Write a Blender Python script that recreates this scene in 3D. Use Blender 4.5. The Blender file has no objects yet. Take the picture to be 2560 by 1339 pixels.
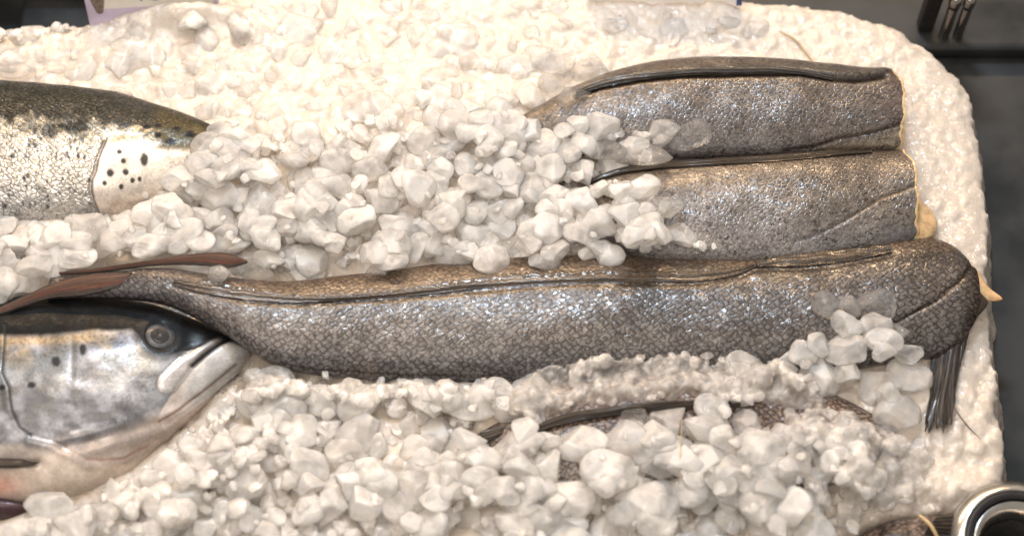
import bpy, math, random
import numpy as np
from mathutils import Vector, Matrix, Euler
from mathutils.bvhtree import BVHTree

random.seed(11)
RNG = np.random.default_rng(11)
SC = bpy.context.scene
COL = SC.collection

# ------------------------------------------------------------------ camera
ELEV = math.radians(60)
DIST = 1.5
CAM = np.array([0.0, -DIST * math.cos(ELEV), DIST * math.sin(ELEV)])
FWD = np.array([0.0, math.cos(ELEV), -math.sin(ELEV)])
UP = np.array([0.0, math.sin(ELEV), math.cos(ELEV)])
RIGHT = np.array([1.0, 0.0, 0.0])
HALF = 0.3                       # tan of half the horizontal field of view
PXW, PXH = 2560.0, 1339.0

def ray(px, py):
    px = np.asarray(px, float); py = np.asarray(py, float)
    u = (px - PXW / 2) / (PXW / 2) * HALF
    v = (PXH / 2 - py) / (PXW / 2) * HALF
    return FWD + u[..., None] * RIGHT + v[..., None] * UP

def at(px, py, z=0.0):
    """the point at height z seen at a place of the photograph"""
    d = ray(px, py)
    t = (np.asarray(z, float) - CAM[2]) / d[..., 2]
    return CAM + t[..., None] * d

def project(P):
    Q = np.asarray(P) - CAM
    w = Q @ FWD
    px = PXW / 2 + (Q @ RIGHT) / w / HALF * PXW / 2
    py = PXH / 2 - (Q @ UP) / w / HALF * PXW / 2
    return px, py

# ------------------------------------------------------------------ small maths
def sstep(a, b, x):
    t = np.clip((x - a) / (b - a), 0, 1)
    return t * t * (3 - 2 * t)

_LAT = RNG.random((256, 256))
def vnoise(x, y):
    xi = np.floor(x).astype(int); yi = np.floor(y).astype(int)
    fx = x - xi; fy = y - yi
    fx = fx * fx * (3 - 2 * fx); fy = fy * fy * (3 - 2 * fy)
    a = _LAT[xi & 255, yi & 255]; b = _LAT[(xi + 1) & 255, yi & 255]
    c = _LAT[xi & 255, (yi + 1) & 255]; d = _LAT[(xi + 1) & 255, (yi + 1) & 255]
    return (a * (1 - fx) + b * fx) * (1 - fy) + (c * (1 - fx) + d * fx) * fy
def fbm(x, y, o=4):
    s = 0; a = 0.5
    for k in range(o):
        s = s + a * vnoise(x * 2 ** k + 17 * k, y * 2 ** k + 31 * k); a *= 0.5
    return s / (1 - 0.5 ** o)

def dseg(px, py, pts):
    """distance to a polyline"""
    best = np.full(np.shape(px), 1e9)
    for (x0, y0), (x1, y1) in zip(pts[:-1], pts[1:]):
        dx, dy = x1 - x0, y1 - y0
        L = dx * dx + dy * dy + 1e-12
        t = np.clip(((px - x0) * dx + (py - y0) * dy) / L, 0, 1)
        best = np.minimum(best, np.hypot(px - x0 - t * dx, py - y0 - t * dy))
    return best

def inside(px, py, poly):
    px = np.asarray(px, float); py = np.asarray(py, float)
    r = np.zeros(px.shape, bool)
    n = len(poly)
    for i in range(n):
        x0, y0 = poly[i]; x1, y1 = poly[(i + 1) % n]
        if y0 == y1: continue
        c = ((y0 > py) != (y1 > py)) & (px < (x1 - x0) * (py - y0) / (y1 - y0) + x0)
        r ^= c
    return r

def spline(K, n):
    """smooth curve through rows of K, n samples"""
    K = np.asarray(K, float)
    m = len(K)
    d = np.r_[0, np.cumsum(np.linalg.norm(np.diff(K[:, :2], axis=0), axis=1) + 1e-6)]
    T = np.zeros_like(K)
    h = np.diff(d)
    s = np.diff(K, axis=0) / h[:, None]
    T[1:-1] = (s[:-1] * h[1:, None] + s[1:] * h[:-1, None]) / (h[:-1] + h[1:])[:, None]
    T[0] = s[0]; T[-1] = s[-1]
    x = np.linspace(0, d[-1], n)
    i = np.clip(np.searchsorted(d, x, side='right') - 1, 0, m - 2)
    t = ((x - d[i]) / h[i])[:, None]; hh = h[i][:, None]
    return ((2*t**3 - 3*t**2 + 1) * K[i] + (t**3 - 2*t**2 + t) * hh * T[i]
            + (-2*t**3 + 3*t**2) * K[i+1] + (t**3 - t**2) * hh * T[i+1])

# ------------------------------------------------------------------ objects
def mesh_np(name, V, F, smooth=True, uv=None, col=None, scaly=None):
    me = bpy.data.meshes.new(name)
    V = np.asarray(V, float); F = [list(map(int, f)) for f in F] if not isinstance(F, np.ndarray) else F
    if isinstance(F, np.ndarray):
        n, k = F.shape
        me.vertices.add(len(V)); me.vertices.foreach_set('co', V.ravel())
        me.loops.add(n * k); me.loops.foreach_set('vertex_index', F.ravel().astype(np.int32))
        me.polygons.add(n)
        me.polygons.foreach_set('loop_start', (np.arange(n) * k).astype(np.int32))
        me.polygons.foreach_set('loop_total', np.full(n, k, np.int32))
        me.update(calc_edges=True)
    else:
        me.from_pydata([tuple(v) for v in V], [], F)
    me.validate()
    me.polygons.foreach_set('use_smooth', np.full(len(me.polygons), smooth))
    if uv is not None or col is not None:
        idx = np.zeros(len(me.loops), np.int32); me.loops.foreach_get('vertex_index', idx)
    if uv is not None:
        l = me.uv_layers.new(name='UVMap'); l.data.foreach_set('uv', np.asarray(uv, float)[idx].ravel())
    if col is not None:
        a = me.color_attributes.new('tint', 'FLOAT_COLOR', 'POINT')
        a.data.foreach_set('color', np.asarray(col, float).ravel())
        q = me.attributes.new('scaly', 'FLOAT', 'POINT')
        q.data.foreach_set('value', np.ones(len(V)) if scaly is None else np.asarray(scaly, float))
    me.update()
    return me

def link(name, me, mats=None, parent=None):
    o = bpy.data.objects.new(name, me); COL.objects.link(o)
    if mats is not None:
        for m in (mats if isinstance(mats, (list, tuple)) else [mats]): me.materials.append(m)
    if parent is not None:
        o.parent = parent
        o.location = -Vector(parent.location)      # meshes are written in world coordinates
    return o

def thing(name, label, cat, loc, group=None):
    o = bpy.data.objects.new(name, None); COL.objects.link(o)
    o.location = loc; o.empty_display_size = 0.02
    o['label'] = label; o['category'] = cat
    if group: o['group'] = group
    return o

def tag(o, label, cat, group=None, kind=None):
    o['label'] = label; o['category'] = cat
    if group: o['group'] = group
    if kind: o['kind'] = kind
    return o

def grid_faces(n, m, closed_v=False, off=0):
    i, j = np.meshgrid(np.arange(n - 1), np.arange(m if closed_v else m - 1), indexing='ij')
    j2 = (j + 1) % m
    return off + np.stack([i * m + j, (i + 1) * m + j, (i + 1) * m + j2, i * m + j2], -1).reshape(-1, 4)

# ------------------------------------------------------------------ node helper
class NT:
    def __init__(s, name):
        s.m = bpy.data.materials.new(name); s.m.use_nodes = True
        s.t = s.m.node_tree; s.t.nodes.clear()
        s.out = s.n('ShaderNodeOutputMaterial')
    def n(s, typ, **kw):
        nd = s.t.nodes.new(typ)
        for k, v in kw.items():
            if k.startswith('i_'):
                key = k[2:]
                nd.inputs[int(key) if key.isdigit() else key.replace('_', ' ')].default_value = v
            else: setattr(nd, k, v)
        return nd
    def l(s, a, b): s.t.links.new(a, b)
    def math(s, op, a, b=None, c=None, clamp=False):
        nd = s.n('ShaderNodeMath', operation=op, use_clamp=clamp)
        for i, x in enumerate((a, b, c)):
            if x is None: continue
            if hasattr(x, 'is_linked'): s.l(x, nd.inputs[i])
            else: nd.inputs[i].default_value = x
        return nd.outputs[0]
    def vmath(s, op, a, b=None, scale=None):
        nd = s.n('ShaderNodeVectorMath', operation=op)
        for i, x in enumerate((a, b)):
            if x is None: continue
            if hasattr(x, 'is_linked'): s.l(x, nd.inputs[i])
            else: nd.inputs[i].default_value = x
        if scale is not None:
            if hasattr(scale, 'is_linked'): s.l(scale, nd.inputs['Scale'])
            else: nd.inputs['Scale'].default_value = scale
        return nd.outputs[0]
    def ramp(s, x, a, b, lo=0.0, hi=1.0):
        nd = s.n('ShaderNodeMapRange', interpolation_type='SMOOTHSTEP')
        s.l(x, nd.inputs[0])
        for i, v in enumerate((a, b, lo, hi)): nd.inputs[i + 1].default_value = v
        return nd.outputs[0]
    def mix(s, f, a, b, blend='MIX'):
        nd = s.n('ShaderNodeMix', data_type='RGBA', blend_type=blend)
        for k, x in ((0, f), (6, a), (7, b)):
            if hasattr(x, 'is_linked'): s.l(x, nd.inputs[k])
            else: nd.inputs[k].default_value = x
        return nd.outputs[2]
    def noise(s, vec, scale, detail=2.0, rough=0.5, dims='3D', out=0):
        nd = s.n('ShaderNodeTexNoise', noise_dimensions=dims)
        nd.inputs['Scale'].default_value = scale; nd.inputs['Detail'].default_value = detail
        nd.inputs['Roughness'].default_value = rough
        s.l(vec, nd.inputs['Vector']); return nd.outputs[out]
    def bsdf(s, **kw):
        b = s.n('ShaderNodeBsdfPrincipled')
        for k, v in kw.items():
            key = k.replace('_', ' ')
            if hasattr(v, 'is_linked'): s.l(v, b.inputs[key])
            else: b.inputs[key].default_value = v
        s.l(b.outputs[0], s.out.inputs[0]); return b

def mat_ice(name, clear, rough, base, scat, bump=0.5, fine=900.0, glow=0.0, grain=650.0, gloss=0.085, glass=0.0, grough=0.25):
    """milky ice: light scatters inside it, and a share of it lets one see straight through"""
    t = NT(name)
    geo = t.n('ShaderNodeNewGeometry').outputs['Position']
    rnd = t.n('ShaderNodeObjectInfo').outputs['Random']
    n1 = t.noise(geo, fine, 3.0, 0.6)
    n2 = t.noise(geo, 130.0, 3.0, 0.55)
    h = t.math('ADD', t.math('MULTIPLY', n1, 0.5), n2)
    b = t.n('ShaderNodeBump'); b.inputs['Strength'].default_value = bump
    b.inputs['Distance'].default_value = 0.0011
    t.l(h, b.inputs['Height'])
    rg = t.ramp(n2, 0.3, 0.7, rough * 0.6, rough * 1.5)
    bs = t.bsdf(Base_Color=base, Roughness=rg, IOR=1.31, Subsurface_Weight=1.0,
                Subsurface_Radius=(1.0, 0.97, 0.92), Subsurface_Scale=scat, Normal=b.outputs[0])
    bs.subsurface_method = 'BURLEY'
    sh = bs.outputs[0]
    if glow:
        tl = t.n('ShaderNodeBsdfTranslucent'); tl.inputs[0].default_value = (0.995, 0.98, 0.955, 1); t.l(b.outputs[0], tl.inputs['Normal'])
        m0 = t.n('ShaderNodeMixShader'); m0.inputs[0].default_value = glow
        t.l(sh, m0.inputs[1]); t.l(tl.outputs[0], m0.inputs[2])
        t.l(sh, t.out.inputs[0])
    # wet facets: every small grain of the surface mirrors its own way
    vo = t.n('ShaderNodeTexVoronoi', feature='F1'); vo.inputs['Scale'].default_value = grain; t.l(geo, vo.inputs['Vector'])
    tilt = t.vmath('SCALE', t.vmath('SUBTRACT', vo.outputs['Color'], (0.5, 0.5, 0.5)), None, 0.75)
    gn = t.vmath('NORMALIZE', t.vmath('ADD', b.outputs[0], tilt))
    gl = t.n('ShaderNodeBsdfGlossy'); gl.inputs['Roughness'].default_value = 0.14; t.l(gn, gl.inputs['Normal'])
    fr = t.n('ShaderNodeFresnel'); fr.inputs[0].default_value = 1.31; t.l(b.outputs[0], fr.inputs['Normal'])
    m1 = t.n('ShaderNodeMixShader'); t.l(t.math('ADD', t.math('MULTIPLY', fr.outputs[0], 0.6), gloss), m1.inputs[0])
    t.l(sh, m1.inputs[1]); t.l(gl.outputs[0], m1.inputs[2]); sh = m1.outputs[0]
    t.l(sh, t.out.inputs[0])
    if glass:
        gs = t.n('ShaderNodeBsdfGlass'); gs.inputs['IOR'].default_value = 1.31; gs.inputs['Roughness'].default_value = grough
        gs.inputs[0].default_value = (0.998, 0.99, 0.975, 1); t.l(b.outputs[0], gs.inputs['Normal'])
        m2 = t.n('ShaderNodeMixShader'); m2.inputs[0].default_value = glass
        t.l(sh, m2.inputs[1]); t.l(gs.outputs[0], m2.inputs[2]); sh = m2.outputs[0]
        t.l(sh, t.out.inputs[0])
    if clear:
        cloud = t.ramp(t.noise(geo, 60.0, 3.0), 0.35, 0.7, -0.22, 0.22)
        f = t.math('ADD', t.math('ADD', cloud, clear), t.math('MULTIPLY', t.math('SUBTRACT', rnd, 0.5), 0.3), clamp=True)
        tr = t.n('ShaderNodeBsdfTransparent'); tr.inputs[0].default_value = (0.985, 0.985, 0.985, 1)
        mx = t.n('ShaderNodeMixShader')
        t.l(f, mx.inputs[0]); t.l(sh, mx.inputs[1]); t.l(tr.outputs[0], mx.inputs[2]); t.l(mx.outputs[0], t.out.inputs[0])
    return t.m

M_MILKY = mat_ice('milky_ice', 0.28, 0.24, (0.99, 0.983, 0.972, 1), 0.004, 0.40, glow=0.10, glass=0.52, grough=0.20)
M_FROST = mat_ice('frosted_ice', 0.36, 0.20, (0.985, 0.98, 0.972, 1), 0.004, 0.45, glow=0.12, glass=0.64, grough=0.15)
M_CLEAR = mat_ice('clear_ice', 0.50, 0.12, (0.95, 0.955, 0.96, 1), 0.004, 0.6, glow=0.2, gloss=0.10, glass=0.85, grough=0.07)
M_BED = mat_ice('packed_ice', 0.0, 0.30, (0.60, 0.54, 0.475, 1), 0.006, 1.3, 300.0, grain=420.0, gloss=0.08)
M_SLUSH = mat_ice('slush_ice', 0.40, 0.12, (0.84, 0.815, 0.785, 1), 0.004, 1.0, 420.0, glow=0.15, grain=420.0, gloss=0.13, glass=0.55, grough=0.12)

def mat_skin(name, cell, stretch, edge_dark, edge_w, facet, metal_mul=1.0, rough=0.4, coat=0.5, worm=0.5, bumpd=0.0003,
             worm_scale=260.0, warp=0.004, even=0.72, base_tilt=0.08, coverage=(0.42, 0.62), angle=38, dark_col=(0.10, 0.070, 0.052, 1)):
    """scaly wet fish skin; the 'tint' attribute carries the fish's own colours, its alpha how silvery it is, 'scaly' where scales are"""
    t = NT(name)
    uv = t.n('ShaderNodeUVMap').outputs[0]
    at_ = t.n('ShaderNodeAttribute', attribute_name='tint')
    scl = t.n('ShaderNodeAttribute', attribute_name='scaly').outputs['Fac']
    wv = t.n('ShaderNodeTexNoise', noise_dimensions='2D'); wv.inputs['Scale'].default_value = 190.0; wv.inputs['Detail'].default_value = 3.0
    t.l(uv, wv.inputs['Vector'])
    w = t.vmath('SCALE', t.vmath('SUBTRACT', wv.outputs['Color'], (0.5, 0.5, 0.5)), None, warp)
    p = t.vmath('ADD', uv, w)
    mp = t.n('ShaderNodeMapping'); mp.inputs['Rotation'].default_value = (0, 0, math.radians(angle))
    mp.inputs['Scale'].default_value = (1 / cell, stretch / cell, 1)
    t.l(p, mp.inputs['Vector'])
    vd = t.n('ShaderNodeTexVoronoi', voronoi_dimensions='2D', feature='DISTANCE_TO_EDGE'); vd.inputs['Scale'].default_value = 1.0
    vf = t.n('ShaderNodeTexVoronoi', voronoi_dimensions='2D', feature='F1'); vf.inputs['Scale'].default_value = 1.0
    vd.inputs['Randomness'].default_value = even; vf.inputs['Randomness'].default_value = even
    t.l(mp.outputs[0], vd.inputs['Vector']); t.l(mp.outputs[0], vf.inputs['Vector'])
    e = t.ramp(vd.outputs['Distance'], 0.01, edge_w, 1.0, 0.0)
    cov = t.ramp(t.noise(uv, 210.0, 3.0, 0.6, '2D'), coverage[0], coverage[1])
    e = t.math('MULTIPLY', e, cov)
    wn = t.n('ShaderNodeTexNoise', noise_dimensions='2D'); wn.inputs['Scale'].default_value = worm_scale * cell
    wn.inputs['Detail'].default_value = 3.0; wn.inputs['Roughness'].default_value = 0.62; wn.inputs['Distortion'].default_value = 0.9
    t.l(mp.outputs[0], wn.inputs['Vector'])
    patchy = t.ramp(t.noise(uv, 48.0, 3.0, 0.6, '2D'), 0.3, 0.7, 0.45, 1.0)
    wm = t.ramp(wn.outputs[0], 0.46, 0.62)
    spots = t.math('MULTIPLY', t.math('MULTIPLY', wm, worm), patchy)
    d = t.math('MAXIMUM', t.math('MULTIPLY', e, edge_dark), spots, clamp=True)
    d = t.math('MULTIPLY', d, scl)
    dark = t.mix(1.0, at_.outputs['Color'], dark_col, 'MULTIPLY')
    c = t.mix(d, at_.outputs['Color'], dark)
    blot = t.ramp(t.noise(uv, 34.0, 6.0, 0.72, '2D'), 0.25, 0.75, 0.74, 1.22)
    pale = t.ramp(wn.outputs[0], 0.55, 0.3, 1.0, 1.18)
    sc = t.vmath('SCALE', t.vmath('SCALE', c, None, blot), None, pale)
    hgt = t.math('MULTIPLY', t.math('ADD', t.ramp(vd.outputs['Distance'], 0.0, 0.3), t.math('MULTIPLY', wn.outputs[0], 0.8)), scl)
    b = t.n('ShaderNodeBump'); b.inputs['Strength'].default_value = 0.6; b.inputs['Distance'].default_value = bumpd
    t.l(hgt, b.inputs['Height'])
    fs = t.math('MULTIPLY', t.math('MULTIPLY', scl, facet), t.ramp(t.noise(uv, 22.0, 3.0, 0.6, '2D'), 0.3, 0.7, 0.35, 1.4))
    tilt = t.vmath('SCALE', t.vmath('SUBTRACT', vf.outputs['Color'], (0.5, 0.5, 0.5)), None, fs)
    nrm = t.vmath('NORMALIZE', t.vmath('ADD', b.outputs[0], t.vmath('SCALE', tilt, None, base_tilt)))
    rg = t.ramp(t.noise(uv, 300.0, 3.0, 0.6, '2D'), 0.3, 0.7, rough * 0.7, rough * 1.3)
    cb = t.n('ShaderNodeBump'); cb.inputs['Strength'].default_value = 0.9; cb.inputs['Distance'].default_value = bumpd
    t.l(hgt, cb.inputs['Height'])
    cn = t.vmath('NORMALIZE', t.vmath('ADD', cb.outputs[0], tilt))
    cw = t.math('MULTIPLY', t.ramp(t.noise(uv, 60.0, 3.0, 0.6, '2D'), 0.35, 0.65, coat * 0.4, coat * 1.5), t.ramp(at_.outputs['Alpha'], 0.0, 0.4, 0.04, 1.0))
    t.bsdf(Base_Color=sc, Metallic=t.math('MULTIPLY', at_.outputs['Alpha'], metal_mul), Roughness=rg,
           Normal=nrm, Coat_Weight=cw, Coat_Roughness=0.15, Coat_IOR=1.55, Coat_Normal=cn,
           Specular_IOR_Level=t.ramp(at_.outputs['Alpha'], 0.0, 0.35, 0.03, 0.5))
    return t.m

M_GREY = mat_skin('scaly_grey_skin', 0.0056, 1.25, 0.95, 0.36, 0.26, worm=0.85, even=0.55, metal_mul=0.3, worm_scale=190, coverage=(0.36, 0.50), bumpd=0.0002, warp=0.0034, coat=0.6)
M_FUZZ = mat_skin('mottled_grey_skin', 0.0050, 1.3, 0.45, 0.26, 0.17, worm=0.95, worm_scale=240, metal_mul=0.5, warp=0.004, angle=65, bumpd=0.00022, coat=0.65)
M_SILVER = mat_skin('silver_salmon_skin', base_tilt=0.5, cell=0.0048, stretch=1.25, edge_dark=0.8, edge_w=0.15, facet=0.50, worm=0.35, rough=0.3, coverage=(0.35, 0.6), bumpd=0.0005)
M_HEAD = mat_skin('smooth_salmon_head_skin', 0.004, 1.1, 0.0, 0.1, 0.0, worm=0.0, rough=0.36, bumpd=0.00003, coat=0.35)

def mat_fin(name, c1, c2, rays, rough=0.3, along=2.5, coat=0.5, thin=0.0):
    t = NT(name)
    uv = t.n('ShaderNodeUVMap').outputs[0]
    mp = t.n('ShaderNodeMapping'); mp.inputs['Scale'].default_value = (along, rays, 1); t.l(uv, mp.inputs['Vector'])
    n = t.noise(mp.outputs[0], 1.0, 4.0, 0.6, '2D')
    f = t.ramp(n, 0.32, 0.68)
    c = t.mix(f, c1, c2)
    b = t.n('ShaderNodeBump'); b.inputs['Strength'].default_value = 0.9; b.inputs['Distance'].default_value = 0.0012
    t.l(n, b.inputs['Height'])
    bs = t.bsdf(Base_Color=c, Roughness=rough, Normal=b.outputs[0], Coat_Weight=coat, Coat_Roughness=0.12)
    if thin:
        tr = t.n('ShaderNodeBsdfTransparent'); mx = t.n('ShaderNodeMixShader'); t.l(t.math('MULTIPLY', f, thin), mx.inputs[0])
        t.l(bs.outputs[0], mx.inputs[1]); t.l(tr.outputs[0], mx.inputs[2]); t.l(mx.outputs[0], t.out.inputs[0])
    return t.m

M_FIN = mat_fin('brown_fin_membrane', (0.010, 0.008, 0.007, 1), (0.12, 0.08, 0.048, 1), 9, 0.28, 22.0, 0.9, 0.35)
M_FIN_GREY = mat_fin('grey_fin_membrane', (0.014, 0.012, 0.011, 1), (0.085, 0.075, 0.065, 1), 8, 0.4, 18.0, 0.5, 0.3)
M_FIN_DARK = mat_fin('dark_fin_rays', (0.005, 0.004, 0.0035, 1), (0.048, 0.032, 0.018, 1), 30, 0.4, 3.0, 0.2)
def mat_tail():
    t = NT('reddish_tail_membrane')
    uv = t.n('ShaderNodeUVMap').outputs[0]
    sp = t.n('ShaderNodeSeparateXYZ'); t.l(uv, sp.inputs[0])
    mp = t.n('ShaderNodeMapping'); mp.inputs['Scale'].default_value = (6.0, 3.0, 1); t.l(uv, mp.inputs['Vector'])
    n = t.noise(mp.outputs[0], 1.0, 4.0, 0.6, '2D')
    y = t.math('ADD', sp.outputs[0], t.math('MULTIPLY', t.math('SUBTRACT', n, 0.5), 0.55))
    r = t.n('ShaderNodeValToRGB'); t.l(y, r.inputs[0])
    e = r.color_ramp.elements
    e[0].position = 0.0; e[0].color = (0.045, 0.028, 0.02, 1); e[1].position = 1.0; e[1].color = (0.010, 0.007, 0.007, 1)
    for p, c in ((0.16, (0.13, 0.065, 0.046, 1)), (0.40, (0.055, 0.03, 0.02, 1)), (0.62, (0.09, 0.022, 0.011, 1)), (0.80, (0.02, 0.009, 0.007, 1))):
        q = e.new(p); q.color = c
    mf = t.n('ShaderNodeMapping'); mf.inputs['Scale'].default_value = (34.0, 4.0, 1); t.l(uv, mf.inputs['Vector'])
    nf = t.noise(mf.outputs[0], 1.0, 3.0, 0.6, '2D')
    c2 = t.vmath('SCALE', r.outputs[0], None, t.ramp(nf, 0.3, 0.7, 0.45, 1.5))
    b = t.n('ShaderNodeBump'); b.inputs['Strength'].default_value = 0.9; b.inputs['Distance'].default_value = 0.0012
    t.l(nf, b.inputs['Height'])
    t.bsdf(Base_Color=c2, Roughness=0.4, Normal=b.outputs[0], Coat_Weight=0.12, Coat_Roughness=0.2)
    return t.m
M_FIN_RED = mat_tail()

def mat_plain(name, col, rough=0.4, metal=0.0, coat=0.0, var=0.15, scale=120.0, bump=0.0, sss=0.0):
    t = NT(name)
    g = t.n('ShaderNodeNewGeometry').outputs['Position']
    n = t.noise(g, scale, 4.0, 0.6)
    f = t.ramp(n, 0.3, 0.7)
    c = t.mix(f, tuple(x * (1 - var) for x in col[:3]) + (1,), tuple(min(1, x * (1 + var)) for x in col[:3]) + (1,))
    kw = {}
    if bump:
        b = t.n('ShaderNodeBump'); b.inputs['Strength'].default_value = 0.6; b.inputs['Distance'].default_value = bump
        t.l(n, b.inputs['Height']); kw['Normal'] = b.outputs[0]
    bs = t.bsdf(Base_Color=c, Roughness=t.ramp(n, 0.3, 0.7, rough * 0.8, rough * 1.25), Metallic=metal, Coat_Weight=coat, Coat_Roughness=0.1, **kw)
    if sss:
        bs.inputs['Subsurface Weight'].default_value = 1.0; bs.inputs['Subsurface Scale'].default_value = sss
    return t.m

M_FLESH = mat_plain('pale_cut_flesh', (0.62, 0.44, 0.24), 0.3, 0, 0.6, 0.2, 150, 0.0006, 0.004)
M_STEEL = mat_plain('turned_steel', (0.55, 0.53, 0.50), 0.22, 1.0, 0, 0.08, 60)
M_RUBBER = mat_plain('black_rubber', (0.012, 0.012, 0.014), 0.45, 0, 0, 0.2)
M_BORE = mat_plain('black_bore', (0.004, 0.004, 0.004), 0.7, 0, 0, 0.2)
M_BLACK = mat_plain('matte_black', (0.002, 0.002, 0.0025), 0.9, 0, 0, 0.2)
M_POST = mat_plain('polished_dark_steel', (0.34, 0.32, 0.30), 0.12, 1.0, 0, 0.08, 60)
M_EYE = mat_plain('cloudy_eye', (0.045, 0.050, 0.060), 0.45, 0.0, 0.25, 0.4, 220)
M_PUPIL = mat_plain('dark_pupil', (0.007, 0.008, 0.010), 0.75, 0, 0.05, 0.45, 260)
M_BONE = mat_plain('thin_pale_bone', (0.45, 0.33, 0.18), 0.3, 0, 0.4, 0.1)
M_DARKBONE = mat_plain('thin_dark_bristle', (0.06, 0.045, 0.03), 0.35, 0, 0.4, 0.1)

# ------------------------------------------------------------------ fish builder
FISH_BVH = {}
def fish_body(stations, n_u=300, n_up=150, n_lo=30, relief=None, paint=None, flat=1.0, endbulge=0.0, comp=0.6, scaly=None):
    """stations: rows (dorsal px, dorsal py, ventral px, ventral py, mid height, half thickness)"""
    S = np.asarray(stations, float)
    mid = np.c_[(S[:, 0] + S[:, 2]) / 2, (S[:, 1] + S[:, 3]) / 2]
    K = spline(np.c_[mid, S], n_u)[:, 2:]
    D = at(K[:, 0], K[:, 1], K[:, 4]); V = at(K[:, 2], K[:, 3], K[:, 4])
    C = (D + V) / 2; W = (D - V) / 2
    hw = np.linalg.norm(W, axis=1)
    T = K[:, 5]
    f = np.sqrt(np.clip(1 - comp * (T * math.cos(ELEV) / (hw * math.sin(ELEV))) ** 2, 0.35, 1))
    th = np.r_[np.linspace(0, math.pi, n_up, endpoint=False), np.linspace(math.pi, 2 * math.pi, n_lo, endpoint=False)]
    c, s = np.cos(th), np.sin(th)
    cs = np.sign(c) * np.abs(c) ** flat; ss = np.sign(s) * np.abs(s) ** flat
    P = C[:, None] + cs[None, :, None] * (W * f[:, None])[:, None] + (ss[None, :] * T[:, None])[..., None] * np.array([0, 0, 1.0])
    if endbulge:
        ax = C[-1] - C[-8]; ax /= np.linalg.norm(ax)
        ub = sstep(0.86, 1.0, np.linspace(0, 1, n_u))
        cut = endbulge * (1 - np.abs(c) ** 2) + 0.0045 * (fbm(c * 2.3 + 7 + 50 * endbulge, s * 2.3 + 3, 4) - 0.5) * 2
        P += (ub[:, None] * cut[None, :])[..., None] * ax
    m = len(th)
    dist = np.r_[0, np.cumsum(np.linalg.norm(np.diff(C, axis=0), axis=1))]
    ring = np.linalg.norm(np.roll(P, -1, 1) - P, axis=2)
    vv = np.c_[np.zeros(n_u), np.cumsum(ring, axis=1)[:, :-1]]
    vv = vv - vv[:, n_up // 2][:, None]
    px, py = project(P)
    up = (s > 0)[None, :] & np.ones((n_u, 1), bool)
    if relief is not None:
        Nu = np.gradient(P, axis=0); Nv = np.roll(P, -1, 1) - np.roll(P, 1, 1)
        N = np.cross(Nu, Nv); N /= np.linalg.norm(N, axis=2, keepdims=True) + 1e-12
        sgn = np.sign((N[:, n_up // 2, 2]).mean()); N *= sgn
        r = relief(px, py) * np.where(up, np.minimum(1, s * 3)[None, :], 0)
        P = P + N * r[..., None]
    col = paint(px, py, np.broadcast_to(c[None, :], px.shape)) if paint is not None else None
    uv = np.stack([np.broadcast_to(dist[:, None], vv.shape), vv], -1).reshape(-1, 2)
    F = grid_faces(n_u, m, True)
    Vv = P.reshape(-1, 3)
    if np.cross(P[1, n_up // 2] - P[0, n_up // 2], P[0, n_up // 2 + 1] - P[0, n_up // 2])[2] < 0: F = F[:, ::-1]
    sc = scaly(px, py).reshape(-1) if scaly is not None else np.ones(len(Vv))
    return dict(V=Vv, F=F, uv=uv, col=None if col is None else col.reshape(-1, 4), P=P, m=m, scaly=sc)

def cap_tris(body):
    """close both ends with fans"""
    n, m = body['P'].shape[:2]
    V = body['V']; extra = []; faces = []
    for k, i in ((0, 0), (1, n - 1)):
        extra.append(body['P'][i].mean(0))
        cidx = len(V) + k
        for j in range(m):
            a, b = i * m + j, i * m + (j + 1) % m
            faces.append([cidx, b, a, a] if k == 0 else [cidx, a, b, b])
    return np.array(extra), faces

def build_body(name, body, mat, parent):
    ex, ft = cap_tris(body)
    V = np.r_[body['V'], ex]
    quads = [list(f) for f in body['F']] + [f[:3] for f in ft]
    uv = np.r_[body['uv'], np.zeros((2, 2))]
    col = None if body['col'] is None else np.r_[body['col'], body['col'][[0, -1]]]
    me = mesh_np(name, V, quads, True, uv, col, np.r_[body['scaly'], 1, 1])
    o = link(name, me, mat, parent)
    FISH_BVH[o] = BVHTree.FromPolygons([tuple(v) for v in V], quads)
    return o

def cast(px, py, bvhs):
    d = ray(px, py); d = d / np.linalg.norm(d)
    best = None
    for b in bvhs:
        h = b.ray_cast(Vector(CAM), Vector(d))
        if h[0] is not None and (best is None or h[3] < best[2]):
            nn = np.array(h[1]); best = (np.array(h[0]), nn if nn @ d < 0 else -nn, h[3])
    return best

def solid_sheet(name, P, N, th, mat, parent, uv):
    n, m = P.shape[:2]
    top = (P + N * th / 2).reshape(-1, 3); bot = (P - N * th / 2).reshape(-1, 3)
    F = [list(f) for f in grid_faces(n, m)] + [list(f[::-1]) for f in grid_faces(n, m, off=n * m)]
    b = n * m
    def edge(a, c): F.append([a, c, c + b, a + b])
    for i in range(n - 1): edge(i * m, (i + 1) * m); edge((i + 1) * m + m - 1, i * m + m - 1)
    for j in range(m - 1): edge(j + 1, j); edge((n - 1) * m + j, (n - 1) * m + j + 1)
    me = mesh_np(name, np.r_[top, bot], F, True, np.r_[uv, uv])
    return link(name, me, mat, parent)

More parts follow.
